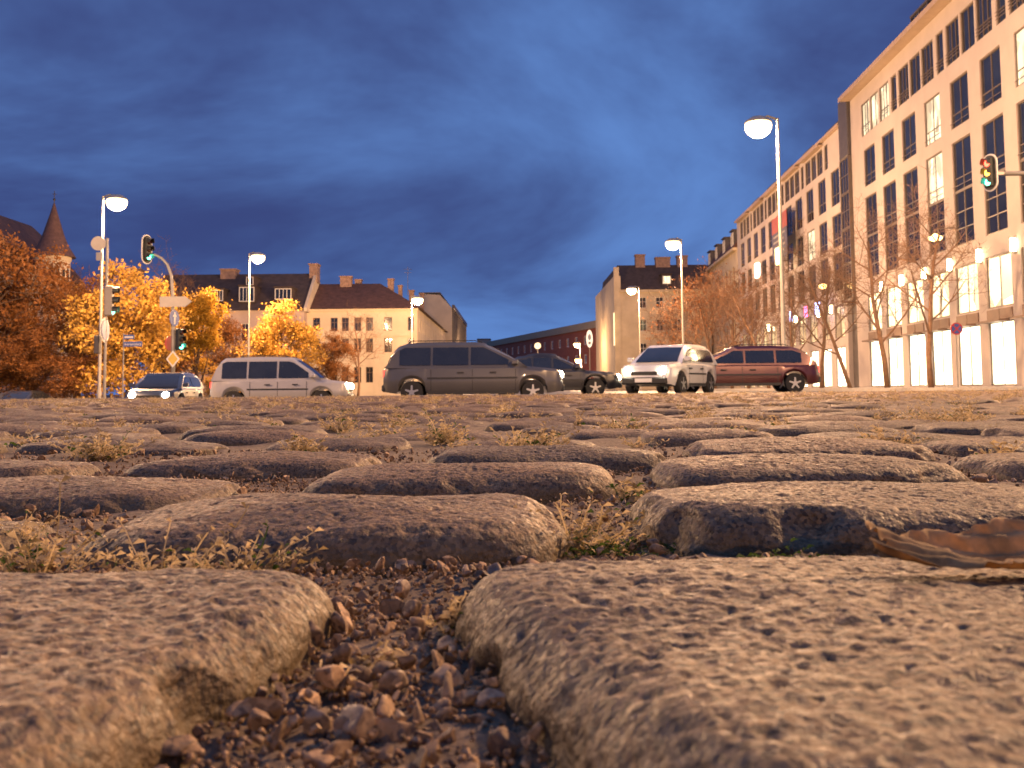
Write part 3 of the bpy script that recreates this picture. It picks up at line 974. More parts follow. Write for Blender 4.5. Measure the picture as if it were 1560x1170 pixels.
# leafless young trees on the pavement before the shops
BT = [tree_meshes(11 + k, 7.0, 0.13, 4, BARK_YOUNG, twig=0.011, first=0.3, spread=0.85, up=0.3, children=(4, 6), shrink=0.6) for k in range(3)]
FACE_T = lambda px, X: 1517.0 * X / (px - 850.0)
bare_spots = [(1419, 'slender leafless tree nearest the camera before the bright shop windows'),
              (1352, 'second leafless tree before the shops, left of the nearest one'),
              (1296, 'third leafless tree before the shops, under the curved tree-high windows'),
              (1252, 'fourth leafless tree, beside the coloured neon sign'),
              (1216, 'leafless tree just right of the tall street lamp pole'),
              (1172, 'leafless tree just left of the tall street lamp pole'),
              (1140, 'leafless tree before the farther office block, between the two lamps')]
for i, (px, lab) in enumerate(bare_spots):
    d = FACE_T(px, 16.0)
    p = at(px, 592, d)
    put_tree('bare_tree', lab, 'tree', (p.x, d, 0.0 if i < 6 else -0.1), BT[i % 3], rz=i * 1.9, scale=(0.98, 1.06, 0.94, 1.08, 1.0, 1.1, 1.12)[i], group='leafless street trees before the offices')

RT = [tree_meshes(41 + k, 8.0, 0.16, 4, BARK_YOUNG, leaf=LEAF_RUSSET, nleaf=900, lsize=0.1, twig=0.02, first=0.25, spread=0.7, up=0.3, children=(4, 6), shrink=0.6) for k in range(2)]
for i, (px, d, s, lab) in enumerate(((1090, 96, 1.15, 'thin russet tree before the old cream house with dormers'), (1058, 104, 1.05, 'thin russet tree right of the second right-hand lamp pole'),
                                     (1020, 112, 0.95, 'thin russet tree left of the second right-hand lamp pole'), (1115, 88, 1.0, 'thin russet tree at the start of the farther office block'))):
    p = at(px, 592, d)
    put_tree('russet_tree', lab, 'tree', (p.x, d, -0.1), RT[i % 2], rz=i * 2.2, scale=s, group='russet trees at the end of the right row')

# autumn trees of the park on the left
AT_RUST = [tree_meshes(61 + k, 9.5, 0.24, 4, BARK, leaf=LEAF_RUST, nleaf=11500, lsize=0.135, twig=0.03, first=0.16, spread=0.75, up=0.22, children=(4, 6), shrink=0.62) for k in range(2)]
AT_GOLD = tree_meshes(71, 6.6, 0.18, 4, BARK, leaf=LEAF_GOLD, nleaf=16000, lsize=0.12, twig=0.03, first=0.14, spread=0.8, up=0.2, children=(4, 6), shrink=0.6)
AT_YEL = tree_meshes(73, 9.0, 0.2, 4, BARK, leaf=LEAF_YELLOW, nleaf=12000, lsize=0.12, twig=0.03, first=0.12, spread=0.5, up=0.5, children=(4, 6), shrink=0.45)
for (px, d, s, ms, rz, lab) in (
        (-30, 66, 1.05, AT_RUST[0], 0.3, 'large rust-brown autumn tree at the left edge before the church roof'),
        (48, 70, 0.86, AT_RUST[1], 1.2, 'rust-orange autumn tree below the church spire'),
        (112, 64, 0.72, AT_RUST[0], 2.6, 'lower rust-orange autumn tree between the church and the lamp with signals'),
        (196, 61, 1.0, AT_GOLD, 0.9, 'bright golden autumn tree lit up behind the left signal pole'),
        (250, 80, 0.8, AT_RUST[1], 4.0, 'dim brownish autumn tree behind the curved signal mast'),
        (303, 70, 0.78, AT_YEL, 2.0, 'narrow yellow autumn tree just right of the curved signal mast'),
        (352, 84, 0.62, AT_RUST[0], 5.0, 'small orange autumn tree left of the second lamp pole'),
        (430, 78, 0.86, AT_GOLD, 3.6, 'rounded golden autumn tree right of the second lamp pole'),
        (515, 92, 0.5, AT_RUST[1], 0.4, 'low orange shrub-like tree before the pale corner house')):
    p = at(px, 592, d)
    put_tree('autumn_tree', lab, 'tree', (p.x, d, z_street(p.x) - 0.05), ms, rz, s, group='autumn trees of the park')
for (px, d, s, ms, rz, lab) in (
        (-20, 60, 0.42, AT_RUST[1], 2.0, 'low brown bush under the big rust tree at the left edge'),
        (42, 62, 0.36, AT_RUST[0], 0.7, 'low brown bush below the tree under the church spire'),
        (90, 58, 0.34, AT_RUST[1], 3.3, 'low brown bush left of the signal pole foot'),
        (345, 72, 0.34, AT_GOLD, 1.4, 'low ochre bush behind the roof of the silver people carrier')):
    p = at(px, 592, d)
    put_tree('autumn_bush', lab, 'bush', (p.x, d, z_street(p.x) - 0.25), ms, rz, (s * 1.5, s * 1.5, s), group='autumn bushes of the park')
for (px, d, s, k, lab) in ((545, 98, 1.05, 0, 'small leafless tree before the pale corner house'), (30, 100, 1.95, 1, 'tall leafless tree behind the church roof'),
                           (122, 98, 1.6, 2, 'leafless tree right of the church turret'), (256, 99, 1.75, 0, 'tall leafless tree behind the curved signal mast')):
    p = at(px, 592, d)
    put_tree('bare_tree', lab, 'tree', (p.x, d, z_street(p.x) - 0.05), BT[k], rz=px * 0.1, scale=s, group='leafless trees on the left')

# ------------------------------------------------------------------ street lamps
POLE = mat('galvanised_pole', (0.32, 0.3, 0.27), rough=0.5, metal=0.4, var=0.15)
BOWL = mat('lamp_bowl', (0.9, 0.8, 0.6), emis=(1.0, 0.72, 0.36), estr=7.0)
BOWL_SMALL = mat('small_lamp_bowl', (0.9, 0.8, 0.6), emis=(1.0, 0.62, 0.2), estr=12)


def street_lamp(head, base, label, group='tall street lamps', bowl=None, r=0.5, side=None):
    o = thing('street_lamp', label, 'street lamp', base, 0, group)
    h = Vector(head) - Vector(base)
    b = MB()
    top = Vector((0, 0, h.z + 0.25))
    b.tube([(0, 0, 0), (0, 0, 1.2), (0, 0, 1.25), top], [0.11, 0.11, 0.085, 0.055], 12)
    b.build('pole', POLE, o, smooth=True, angle=40)
    b = MB()
    b.tube([top - Vector((0, 0, 0.05)), Vector((h.x * 0.5, h.y * 0.5, h.z + 0.34)), Vector((h.x, h.y, h.z + 0.2))], [0.05, 0.045, 0.04], 8)
    b.build('arm', POLE, o, smooth=True)
    b = MB(); k = r / 0.5
    b.lathe([(0.02, 0.34 * k), (0.25 * k, 0.3 * k), (0.46 * k, 0.17 * k), (0.52 * k, 0.09 * k), (0.52 * k, 0.07 * k)], 20, tuple(h)); b.build('lamp_hood', POLE, o, smooth=True)
    b = MB()
    b.lathe([(0.47 * k, 0.065 * k), (0.52 * k, -0.02), (0.51 * k, -0.17 * k), (0.42 * k, -0.34 * k), (0.24 * k, -0.46 * k), (0.05, -0.51 * k)], 16, tuple(h))
    b.build('lamp_bowl', bowl or BOWL, o, smooth=True)
    ld = bpy.data.lights.new('lamp_light', 'POINT')          # the lantern's own light, just under the bowl
    ld.energy = LAMP_W * (1.0 if bowl is None else 0.3)
    ld.color = SODIUM
    ld.shadow_soft_size = 0.2
    lo = bpy.data.objects.new('lamp_light', ld); COL.objects.link(lo)
    lo.parent = o; lo.location = (h.x, h.y, h.z - 0.78 * k)
    return o


def lamp_px(pole_px, hx, hy, d, label, **kw):
    h = at(hx, hy, d)
    q = at(pole_px, 590, d)
    q.x = (q.x * 0.5 + at(pole_px, hy, d).x * 0.5)
    return street_lamp((h.x, d, h.z), (q.x, d, z_street(q.x) if d < 160 else -0.2), label, **kw)


lamp_px(1190, 1155, 190, 38, 'tallest glaring street lamp in front of the office blocks')
lamp_px(1040, 1025, 370, 68, 'glaring street lamp before the old cream house and russet trees')
lamp_px(975, 962, 441, 100, 'street lamp in front of the tall ochre corner house')
lamp_px(154, 178, 306, 51, 'glaring street lamp on the left whose pole carries traffic signals')
lamp_px(379, 393, 391, 74, 'glaring street lamp before the long dark roofed house')
lamp_px(627, 636, 456, 90, 'street lamp in front of the pale corner house')
for (px, hx, hy, d, r, lab) in ((706, 710, 528, 165, 0.45, 'distant small street lamp beside the ribbed grey block'), (730, 733, 548, 190, 0.5, 'distant low street lamp left of the globe sign'),
                                (884, 879, 524, 150, 0.5, 'topmost of three distant amber street lamps in one line'), (886, 881, 548, 185, 0.6, 'middle of three distant amber street lamps in one line'),
                                (889, 884, 566, 225, 0.6, 'lowest of three distant amber street lamps in one line'), (921, 917, 564, 160, 0.4, 'distant small white street lamp beside the ochre corner house')):
    lamp_px(px, hx, hy, d, lab, group='distant street lamps', bowl=BOWL_SMALL, r=r)
# the two rows go on outside the picture, then a lamp added as fill
street_lamp((11.2, 9.6, 10.2), (12.0, 9.6, -0.12), 'tall street lamp standing right beside the cobbled square')
street_lamp((-21.0, 24, 9.6), (-21.6, 24, z_street(-21.6)), 'tall street lamp standing left of the road')
street_lamp((8.0, -50, 10.2), (8.8, -50, -0.12), 'unseen street lamp added far behind the cobbled square as warm fill')  # unseen, added to warm the camera-facing fronts of the stones
# small lamps at the facade
for (px, py, X, lab) in ((1425, 362, 19.6, 'round amber lamp hanging before the office windows behind the leafless trees'), (1254, 436, 19.6, 'small amber lamp hanging above the coloured neon sign')):
    d = FACE_T(px, X)
    p = at(px, py, d)
    o = thing('hanging_lamp', lab, 'lamp', (p.x, d, p.z), ANG_R, 'hanging facade lamps')
    b = MB(); b.lathe([(0.05, 0.2), (0.3, 0.05), (0.34, 0.0), (0.3, -0.12), (0.05, -0.2)], 14); b.build('lamp_bowl', BOWL_SMALL, o, smooth=True)
    b = MB(); b.tube([(0, 0, 0.2), (0, 0, 0.45), (0, 0.95, 0.5)], [0.03, 0.03, 0.03], 6); b.build('bracket', METAL_DARK, o)

# ------------------------------------------------------------------ signals and signs
SIG_HOUSE = mat('signal_housing', (0.025, 0.028, 0.026), rough=0.5, var=0.1)
SIG_BACK = mat('signal_backplate_edge', (0.75, 0.73, 0.68), rough=0.5, var=0.05)
SIG_GREY = mat('signal_grey_back', (0.3, 0.27, 0.24), rough=0.6, var=0.1)
L_RED_ON = mat('signal_red_lit', (0.5, 0.03, 0.02), emis=(1, 0.08, 0.04), estr=9)
L_AMB_ON = mat('signal_amber_lit', (0.5, 0.25, 0.02), emis=(1, 0.45, 0.06), estr=7)
L_GRN_ON = mat('signal_green_lit', (0.02, 0.4, 0.25), emis=(0.12, 1, 0.62), estr=12)
L_RED_OFF = mat('signal_red_dark', (0.06, 0.008, 0.006), rough=0.2)
L_AMB_OFF = mat('signal_amber_dark', (0.07, 0.03, 0.005), rough=0.2)
L_GRN_OFF = mat('signal_green_dark', (0.005, 0.04, 0.028), rough=0.2)


def signal_head(parent, c, yaw, lit='g', plate=True, hgt=1.0, grey_back=False):
    """Three-lens head centred at c in the parent's frame; yaw 0 faces -y."""
    o = bpy.data.objects.new('signal_head', None); COL.objects.link(o)
    o.parent = parent; o.location = c; o.rotation_euler = (0, 0, yaw); o.scale = (hgt,) * 3
    b = MB(); b.bbox(-0.16, 0.16, -0.1, 0.14, -0.48, 0.48, 0.03); b.build('housing', SIG_GREY if grey_back else SIG_HOUSE, o)
    if plate:
        for (ra, rb, ya, yb, mt, nm) in ((0.30, 0.62, 0.0, 0.03, SIG_BACK, 'backplate_border'), (0.25, 0.57, -0.02, -0.003, SIG_HOUSE, 'backplate')):
            pl = []
            for k in range(25):
                a = PI * k / 24
                pl.append((ra * math.cos(a), (rb - ra) + ra * math.sin(a)))
            for k in range(25):
                a = PI + PI * k / 24
                pl.append((ra * math.cos(a), -(rb - ra) + ra * math.sin(a)))
            b = MB(); b.prism(pl, ya, yb); b.build(nm, mt, o)
    for k, (on, off, nm) in enumerate(((L_RED_ON, L_RED_OFF, 'r'), (L_AMB_ON, L_AMB_OFF, 'a'), (L_GRN_ON, L_GRN_OFF, 'g'))):
        zc = 0.31 - 0.31 * k
        b = MB(); b.lathe([(0.02, -0.15), (0.08, -0.14), (0.118, -0.103)], 16, (0, 0, zc), 'y')
        l = b.build('lens', on if nm in lit else off, o, smooth=True)
        b = MB()
        n = 14
        vs, fs = [], []
        for j in range(n + 1):
            a = -0.35 + (PI + 0.7) * j / n
            for (rr, yy) in ((0.135, -0.1), (0.135, -0.34 + 0.07 * abs(math.cos(a))), (0.125, -0.34 + 0.07 * abs(math.cos(a))), (0.125, -0.1)):
                vs.append((rr * math.cos(a), yy, zc + rr * math.sin(a)))
        for j in range(n):
            for q in range(4):
                fs.append((j * 4 + q, j * 4 + (q + 1) % 4, j * 4 + 4 + (q + 1) % 4, j * 4 + 4 + q))
        b.add(vs, fs); b.build('visor', SIG_HOUSE, o)
    return o


def pole_mesh(parent, h, r=0.07, name='pole'):
    b = MB(); b.tube([(0, 0, 0), (0, 0, h)], [r, r * 0.85], 12); return b.build(name, POLE, parent, smooth=True, angle=50)


def disc(parent, name, c, r, yaw, mt, t=0.02, edge=None, n=28):
    b = MB(); b.M = Matrix.Translation(c) @ Matrix.Rotation(yaw, 4, 'Z')
    b.lathe([(r, -t), (r, 0.0)], n, (0, 0, 0), 'y')
    return b.build(name, mt, parent)


WHITE_P = mat('sign_white', (0.7, 0.68, 0.64), rough=0.4, var=0.06)
BLUE_P = mat('sign_blue', (0.05, 0.10, 0.34), rough=0.4, var=0.08)
RED_P = mat('sign_red', (0.45, 0.04, 0.04), rough=0.4, var=0.08)
YEL_P = mat('sign_yellow', (0.6, 0.4, 0.05), rough=0.4, var=0.08)
GREY_P = mat('sign_grey_back', (0.32, 0.3, 0.28), rough=0.5, metal=0.3, var=0.1)


def text(parent, s, size, loc, rot, mt, name='lettering', ext=0.004):
    cu = bpy.data.curves.new(name, 'FONT')
    cu.body = s; cu.size = size; cu.align_x = 'CENTER'; cu.align_y = 'CENTER'; cu.extrude = ext
    cu.materials.append(mt)
    to = bpy.data.objects.new(name, cu); COL.objects.link(to)
    me = bpy.data.meshes.new_from_object(to.evaluated_get(bpy.context.evaluated_depsgraph_get()))
    bpy.data.objects.remove(to)
    o = link(name, me, parent)
    o.location = loc; o.rotation_euler = rot
    return o


RX = (PI / 2, 0, 0)
# curved signal mast on the left
d = 44.0
base = at(264, 594, d); zb = z_street(base.x)
W = lambda px, py: at(px, py, d) - Vector((base.x, d, zb))
mast = thing('signal_mast', 'curved grey signal mast with green lights, direction board and round blue arrow sign', 'traffic light', (base.x, d, zb))
b = MB(); pts = [(0, 0, 0)] + [tuple(W(px, py)) for px, py in ((264, 520), (263, 450), (261, 420), (255, 403), (246, 393), (236, 388), (230, 387))]
b.tube(pts, [0.1, 0.085, 0.075, 0.07, 0.065, 0.06, 0.055, 0.05], 12); b.build('pole', POLE, mast, smooth=True)
signal_head(mast, W(224, 380), 1.2, 'g', True, 1.08)
signal_head(mast, W(274, 517), 1.05, 'g', False, 1.0)
b = MB(); c = W(268, 460); x0, x1, xt = W(245, 460).x, W(284, 460).x, W(294, 460).x
b.prism([(x0, c.z - 0.23), (x1, c.z - 0.23), (xt, c.z), (x1, c.z + 0.23), (x0, c.z + 0.23)], -0.16, -0.12); b.build('direction_board', GREY_P, mast)
c = W(267, 485); disc(mast, 'arrow_sign', (c.x, -0.14, c.z), 0.36, 1.3, BLUE_P)
sg = thing('tmp', 'x', 'x'); bpy.data.objects.remove(sg)
b = MB(); b.M = Matrix.Translation((c.x, -0.14, c.z)) @ Matrix.Rotation(1.3, 4, 'Z')
b.prism([(-0.05, -0.26), (0.05, -0.26), (0.05, 0.06), (0.14, 0.06), (0, 0.27), (-0.14, 0.06), (-0.05, 0.06)], -0.03, -0.022); b.build('white_arrow', WHITE_P, mast)
c = W(257, 523); disc(mast, 'round_sign', (c.x, 0.14, c.z), 0.33, 1.2, RED_P)
b = MB(); c = W(265, 547); b.M = Matrix.Translation((c.x, -0.13, c.z)); r = 0.3
b.prism([(-r, 0), (0, -r * 1.25), (r, 0), (0, r * 1.25)], -0.02, 0); b.build('diamond_sign', WHITE_P, mast)
b = MB(); b.M = Matrix.Translation((c.x, -0.13, c.z)); r = 0.22
b.prism([(-r, 0), (0, -r * 1.25), (r, 0), (0, r * 1.25)], -0.03, -0.023); b.build('diamond_sign_face', YEL_P, mast)

# signals on their own pole close by the left lamp
d = 49.0
base = at(159, 594, d); zb = z_street(base.x)
W = lambda px, py: at(px, py, d) - Vector((base.x, d, zb))
sp_ = thing('signal_pole', 'grey signal pole beside the left street lamp with a sideways three light head', 'traffic light', (base.x, d, zb))
pole_mesh(sp_, W(159, 372).z + 0.3, 0.075)
h = signal_head(sp_, (0.22, -0.1, W(0, 460).z), math.radians(98), 'g', False, 1.55, True)
c = W(152, 371); disc(sp_, 'round_sign', (c.x - 0.05, -0.02, c.z), 0.36, 0.2, GREY_P)
b = MB(); b.box(c.x - 0.15, c.x + 0.15, -0.05, 0.02, c.z - 0.85, c.z - 0.45); b.build('plate_sign', GREY_P, sp_)
c = W(158, 503); disc(sp_, 'oval_sign', (c.x + 0.1, -0.13, c.z), 0.62, 1.62, WHITE_P); disc(sp_, 'oval_sign_face', (c.x + 0.13, -0.13, c.z), 0.5, 1.62, BLUE_P)
b = MB(); c = W(152, 525); b.bbox(c.x - 0.22, c.x + 0.05, -0.2, 0.1, c.z - 0.45, c.z + 0.45, 0.03); b.build('control_box', METAL_DARK, sp_)

# street name post
d = 47.0
base = at(187, 594, d); zb = z_street(base.x)
W = lambda px, py: at(px, py, d) - Vector((base.x, d, zb))
ns = thing('street_sign', 'street name post with two dark plates in white letters left of the curved mast', 'street sign', (base.x, d, zb))
pole_mesh(ns, W(187, 508).z, 0.035)
a0, a1 = W(189, 522), W(217, 527)
b = MB(); b.box(a0.x, a1.x, -0.05, -0.03, a1.z - 0.03, a0.z + 0.05); b.build('name_plate', BLUE_P, ns)
text(ns, 'Isartorplatz', 0.17, ((a0.x + a1.x) / 2, -0.052, (a0.z + a1.z) / 2), RX, WHITE_P)
a0, a1 = W(189, 512), W(205, 516)
b = MB(); b.box(a0.x, a1.x, -0.05, -0.03, a1.z - 0.02, a0.z + 0.06); b.build('upper_plate', BLUE_P, ns)
b = MB(); b.box(a0.x + 0.05, a1.x - 0.05, -0.06, -0.053, (a0.z + a1.z) / 2 - 0.03, (a0.z + a1.z) / 2 + 0.05); b.build('white_stripe', WHITE_P, ns)

# signal on a mast arm at the right edge
d = 20.0
c = at(1506, 264, d)
post = at(1700, 264, d)
base = Vector((post.x, d, -0.12))
rs = thing('signal_mast', 'traffic signal with red, amber and green lit on a mast arm before the office windows', 'traffic light', base)
ct = c - base
b = MB(); b.tube([(0, 0, 0), (0, 0, ct.z - 0.5), (-0.12, 0, ct.z - 0.15), (-0.5, 0, ct.z), (ct.x + 0.3, 0.05, ct.z)], [0.1, 0.085, 0.08, 0.06, 0.045], 12); b.build('pole', POLE, rs, smooth=True)
signal_head(rs, (ct.x, -0.05, ct.z), -1.2, 'rag', True, 0.62)
b = MB(); b.box(ct.x + 0.1, ct.x + 0.32, 0.0, 0.1, ct.z - 0.03, ct.z + 0.03); b.box(ct.x + 0.13, ct.x + 0.15, 0.05, 0.09, ct.z - 0.28, ct.z + 0.28); b.build('bracket', POLE, rs)

# no-stopping sign, S sign, globe sign, oval sign, advertising column
p = at(1456, 501, 34.0)
ns2 = thing('parking_sign', 'round blue and red no stopping sign before the shop pillar', 'road sign', (p.x, 34.0, -0.1))
pole_mesh(ns2, p.z + 0.4, 0.03)
disc(ns2, 'round_sign', (0, -0.05, p.z + 0.1), 0.21, 0, RED_P); disc(ns2, 'sign_face', (0, -0.073, p.z + 0.1), 0.165, 0, BLUE_P, 0.004)
b = MB(); b.M = Matrix.Translation((0, -0.079, p.z + 0.1)) @ Matrix.Rotation(PI / 4, 4, 'Y'); b.box(-0.165, 0.165, -0.004, -0.001, -0.022, 0.022)
b.M = Matrix.Translation((0, -0.079, p.z + 0.1)) @ Matrix.Rotation(-PI / 4, 4, 'Y'); b.box(-0.165, -0.024, -0.004, -0.001, -0.022, 0.022); b.box(0.024, 0.165, -0.004, -0.001, -0.022, 0.022); b.build('red_cross', RED_P, ns2)

p = at(1075, 551, 46.0)
ss = thing('station_sign', 'square sign with a white letter S above the cars', 'station sign', (p.x, 46.0, -0.15))
pole_mesh(ss, p.z + 0.2, 0.05)
b = MB(); zc = p.z + 0.15; b.bbox(-0.36, 0.36, -0.12, 0.06 - 0.12 + 0.1, zc - 0.32, zc + 0.32, 0.02); b.build('sign_box', mat('sign_green_lit', (0.05, 0.3, 0.1), emis=(0.5, 0.55, 0.25), estr=0.35), ss)
text(ss, 'S', 0.62, (0, -0.125, zc), RX, mat('sign_letter_lit', (0.8, 0.8, 0.7), emis=(1, 0.9, 0.7), estr=1.4))

p = at(819, 527, 120.0)
gs = thing('globe_clock', 'round clock on a thin post before the brick building', 'clock', (p.x, 120.0, -0.3))
pole_mesh(gs, p.z - 0.2, 0.06)
b = MB(); b.lathe([(0.42, -0.12), (0.46, -0.08), (0.46, 0.08), (0.42, 0.12)], 24, (0, 0, p.z + 0.3), 'y'); b.build('clock_case', METAL_DARK, gs)
b = MB(); b.lathe([(0.38, -0.135), (0.38, -0.122)], 24, (0, 0, p.z + 0.3), 'y'); b.build('clock_face', mat('clock_face_lit', (0.7, 0.65, 0.5), emis=(1, 0.85, 0.5), estr=1.0), gs)
b = MB(); b.box(-0.02, 0.02, -0.145, -0.136, p.z + 0.3, p.z + 0.6); b.box(0.02, 0.2, -0.145, -0.136, p.z + 0.28, p.z + 0.32); b.build('clock_hand', METAL_DARK, gs)

p = at(898, 516, 130.0)
os_ = thing('oval_sign', 'upright oval lit sign on a pole before the brick building', 'sign', (p.x, 130.0, -0.25))
pole_mesh(os_, p.z - 0.7, 0.06)
b = MB(); pl = [(0.42 * math.cos(2 * PI * k / 28), p.z + 0.25 + 1.15 * math.sin(2 * PI * k / 28)) for k in range(28)]; b.prism(pl, -0.1, 0.1); b.build('sign_panel', mat('oval_sign_lit', (0.6, 0.55, 0.5), emis=(1, 0.85, 0.65), estr=0.9), os_)
b = MB(); pl = [(0.2 * math.cos(2 * PI * k / 20), p.z + 0.45 + 0.42 * math.sin(2 * PI * k / 20)) for k in range(20)]; b.prism(pl, -0.12, -0.103); b.box(-0.16, 0.16, -0.12, -0.103, p.z - 0.5, p.z - 0.15); b.build('emblem', mat('emblem_grey', (0.25, 0.27, 0.33)), os_)

p = at(699, 590, 60.0)
ac = thing('light_column', 'slim white glowing light column standing by the road', 'light column', (p.x, 60.0, z_street(p.x)))
zt = at(699, 534, 60.0).z - z_street(p.x)
b = MB(); b.lathe([(0.2, 0.35), (0.2, zt - 0.12)], 18); b.build('light_tube', mat('light_column_tube', (0.9, 0.9, 0.85), emis=(1, 0.88, 0.6), estr=18), ac, smooth=True, angle=40)
b = MB(); b.lathe([(0.26, 0.0), (0.26, 0.3), (0.21, 0.345)], 18); b.lathe([(0.21, zt - 0.115), (0.23, zt - 0.06), (0.15, zt)], 18); b.build('end_cap', METAL_DARK, ac)

# banner and neon lettering on the farther block
def on_b(px, py, out=0.0):
    d = FACE_T(px, 20.5)
    p = at(px, py, d)
    return Vector((p.x - out, d, p.z))


p0, p1 = on_b(1215, 345, 0.9), on_b(1192, 345, 0.9)
bn = thing('banner', 'red and dark blue banner hanging on the farther office block beside the tall lamp pole', 'banner', (p0.x, p0.y, p0.z), ANG_R)
wd = -(p1 - p0).length
b = MB(); b.box(wd, 0, -0.06, 0.0, 0.1, 1.5); b.build('red_cloth', mat('banner_red', (0.3, 0.07, 0.07)), bn)
b = MB(); b.box(wd, 0, -0.06, 0.0, -2.4, 0.095); b.build('blue_cloth', mat('banner_blue', (0.07, 0.07, 0.13)), bn)
b = MB()
for k in range(4): b.box(wd + 0.6, -0.7 - 0.5 * (k % 2), -0.075, -0.063, -0.35 - 0.5 * k, -0.17 - 0.5 * k)
b.build('white_stripe', GREY_P, bn)
b = MB()
for q in (1.4, -2.3): b.tube([(-0.2, -0.03, q), (-0.2, 0.9, q)], [0.04, 0.04], 6); b.tube([(wd + 0.2, -0.03, q), (wd + 0.2, 0.9, q)], [0.04, 0.04], 6)
b.build('bracket', METAL_DARK, bn)
NB_ = mat('neon_blue', (0.2, 0.3, 0.8), emis=(0.3, 0.45, 1.0), estr=9); NR_ = mat('neon_red', (0.8, 0.1, 0.2), emis=(1.0, 0.12, 0.3), estr=7)
p0 = on_b(1214, 487, 0.6); p1 = on_b(1268, 468, 0.6)
nn = thing('neon_sign', 'blue and red neon lettering above the dim shops of the farther block', 'neon sign', p0, ANG_R)
Ln = (Vector((p1.x, p1.y, 0)) - Vector((p0.x, p0.y, 0))).length
for s_, t0, mt in (('M', 0.05, NB_), ('.', 0.25, NR_), ('EL', 0.52, NR_), ('EK', 0.84, NB_)):
    text(nn, s_, 1.25, (Ln * t0, -0.02, (p1.z - p0.z) * 0 + 0.2), RX, mt, 'neon_letter', 0.03)
b = MB(); b.box(0, Ln, 0.02, 0.06, -0.35, -0.3); b.box(0.2, 0.3, 0.06, 0.55, -0.36, -0.29); b.box(Ln - 0.3, Ln - 0.2, 0.06, 0.55, -0.36, -0.29); b.build('sign_rail', METAL_DARK, nn)
for (px, py, col, lab) in ((1170, 412, (1, 0.6, 0.5), 'pinkish lit box sign on the farther office block'), (1204, 390, (1, 0.85, 0.4), 'yellow lit box sign right beside the tall lamp pole')):
    p = on_b(px, py, 0.9)
    o = thing('box_sign', lab, 'lit sign', p, ANG_R)
    b = MB(); b.bbox(-0.5, 0.5, -0.35, 0.05, -0.75, 0.75, 0.08); b.build('sign_face', mat('box_sign_%d' % px, (0.8, 0.7, 0.5), emis=col, estr=5), o)
    b = MB(); b.tube([(0, 0.05, 0.4), (0, 0.92, 0.4)], [0.04, 0.04], 6); b.tube([(0, 0.05, -0.4), (0, 0.92, -0.4)], [0.04, 0.04], 6); b.build('bracket', METAL_DARK, o)

# ------------------------------------------------------------------ cars
TYRE = mat('tyre_rubber', (0.02, 0.02, 0.02), rough=0.85, var=0.2)
RIM = mat('alloy_rim', (0.45, 0.45, 0.45), rough=0.3, metal=0.8, var=0.1)
CARGLASS = mat('car_glass', (0.02, 0.022, 0.028), rough=0.05, var=0.2, spec=0.8)
HEADL_ON = mat('headlight_lit', (0.9, 0.9, 0.9), emis=(1.0, 0.87, 0.62), estr=60)
HEADL_OFF = mat('headlight_glass', (0.5, 0.5, 0.5), rough=0.1, var=0.1)
TAIL = mat('tail_light', (0.35, 0.02, 0.02), rough=0.2, emis=(1, 0.08, 0.05), estr=2.5)
TRIM = mat('black_trim', (0.025, 0.025, 0.025), rough=0.6, var=0.1)
PLATE = mat('number_plate', (0.7, 0.7, 0.68), rough=0.5, var=0.05)


def paint(name, col):
    return mat('paint_' + name, col, rough=0.32, metal=0.25, var=0.06, coat=0.6)


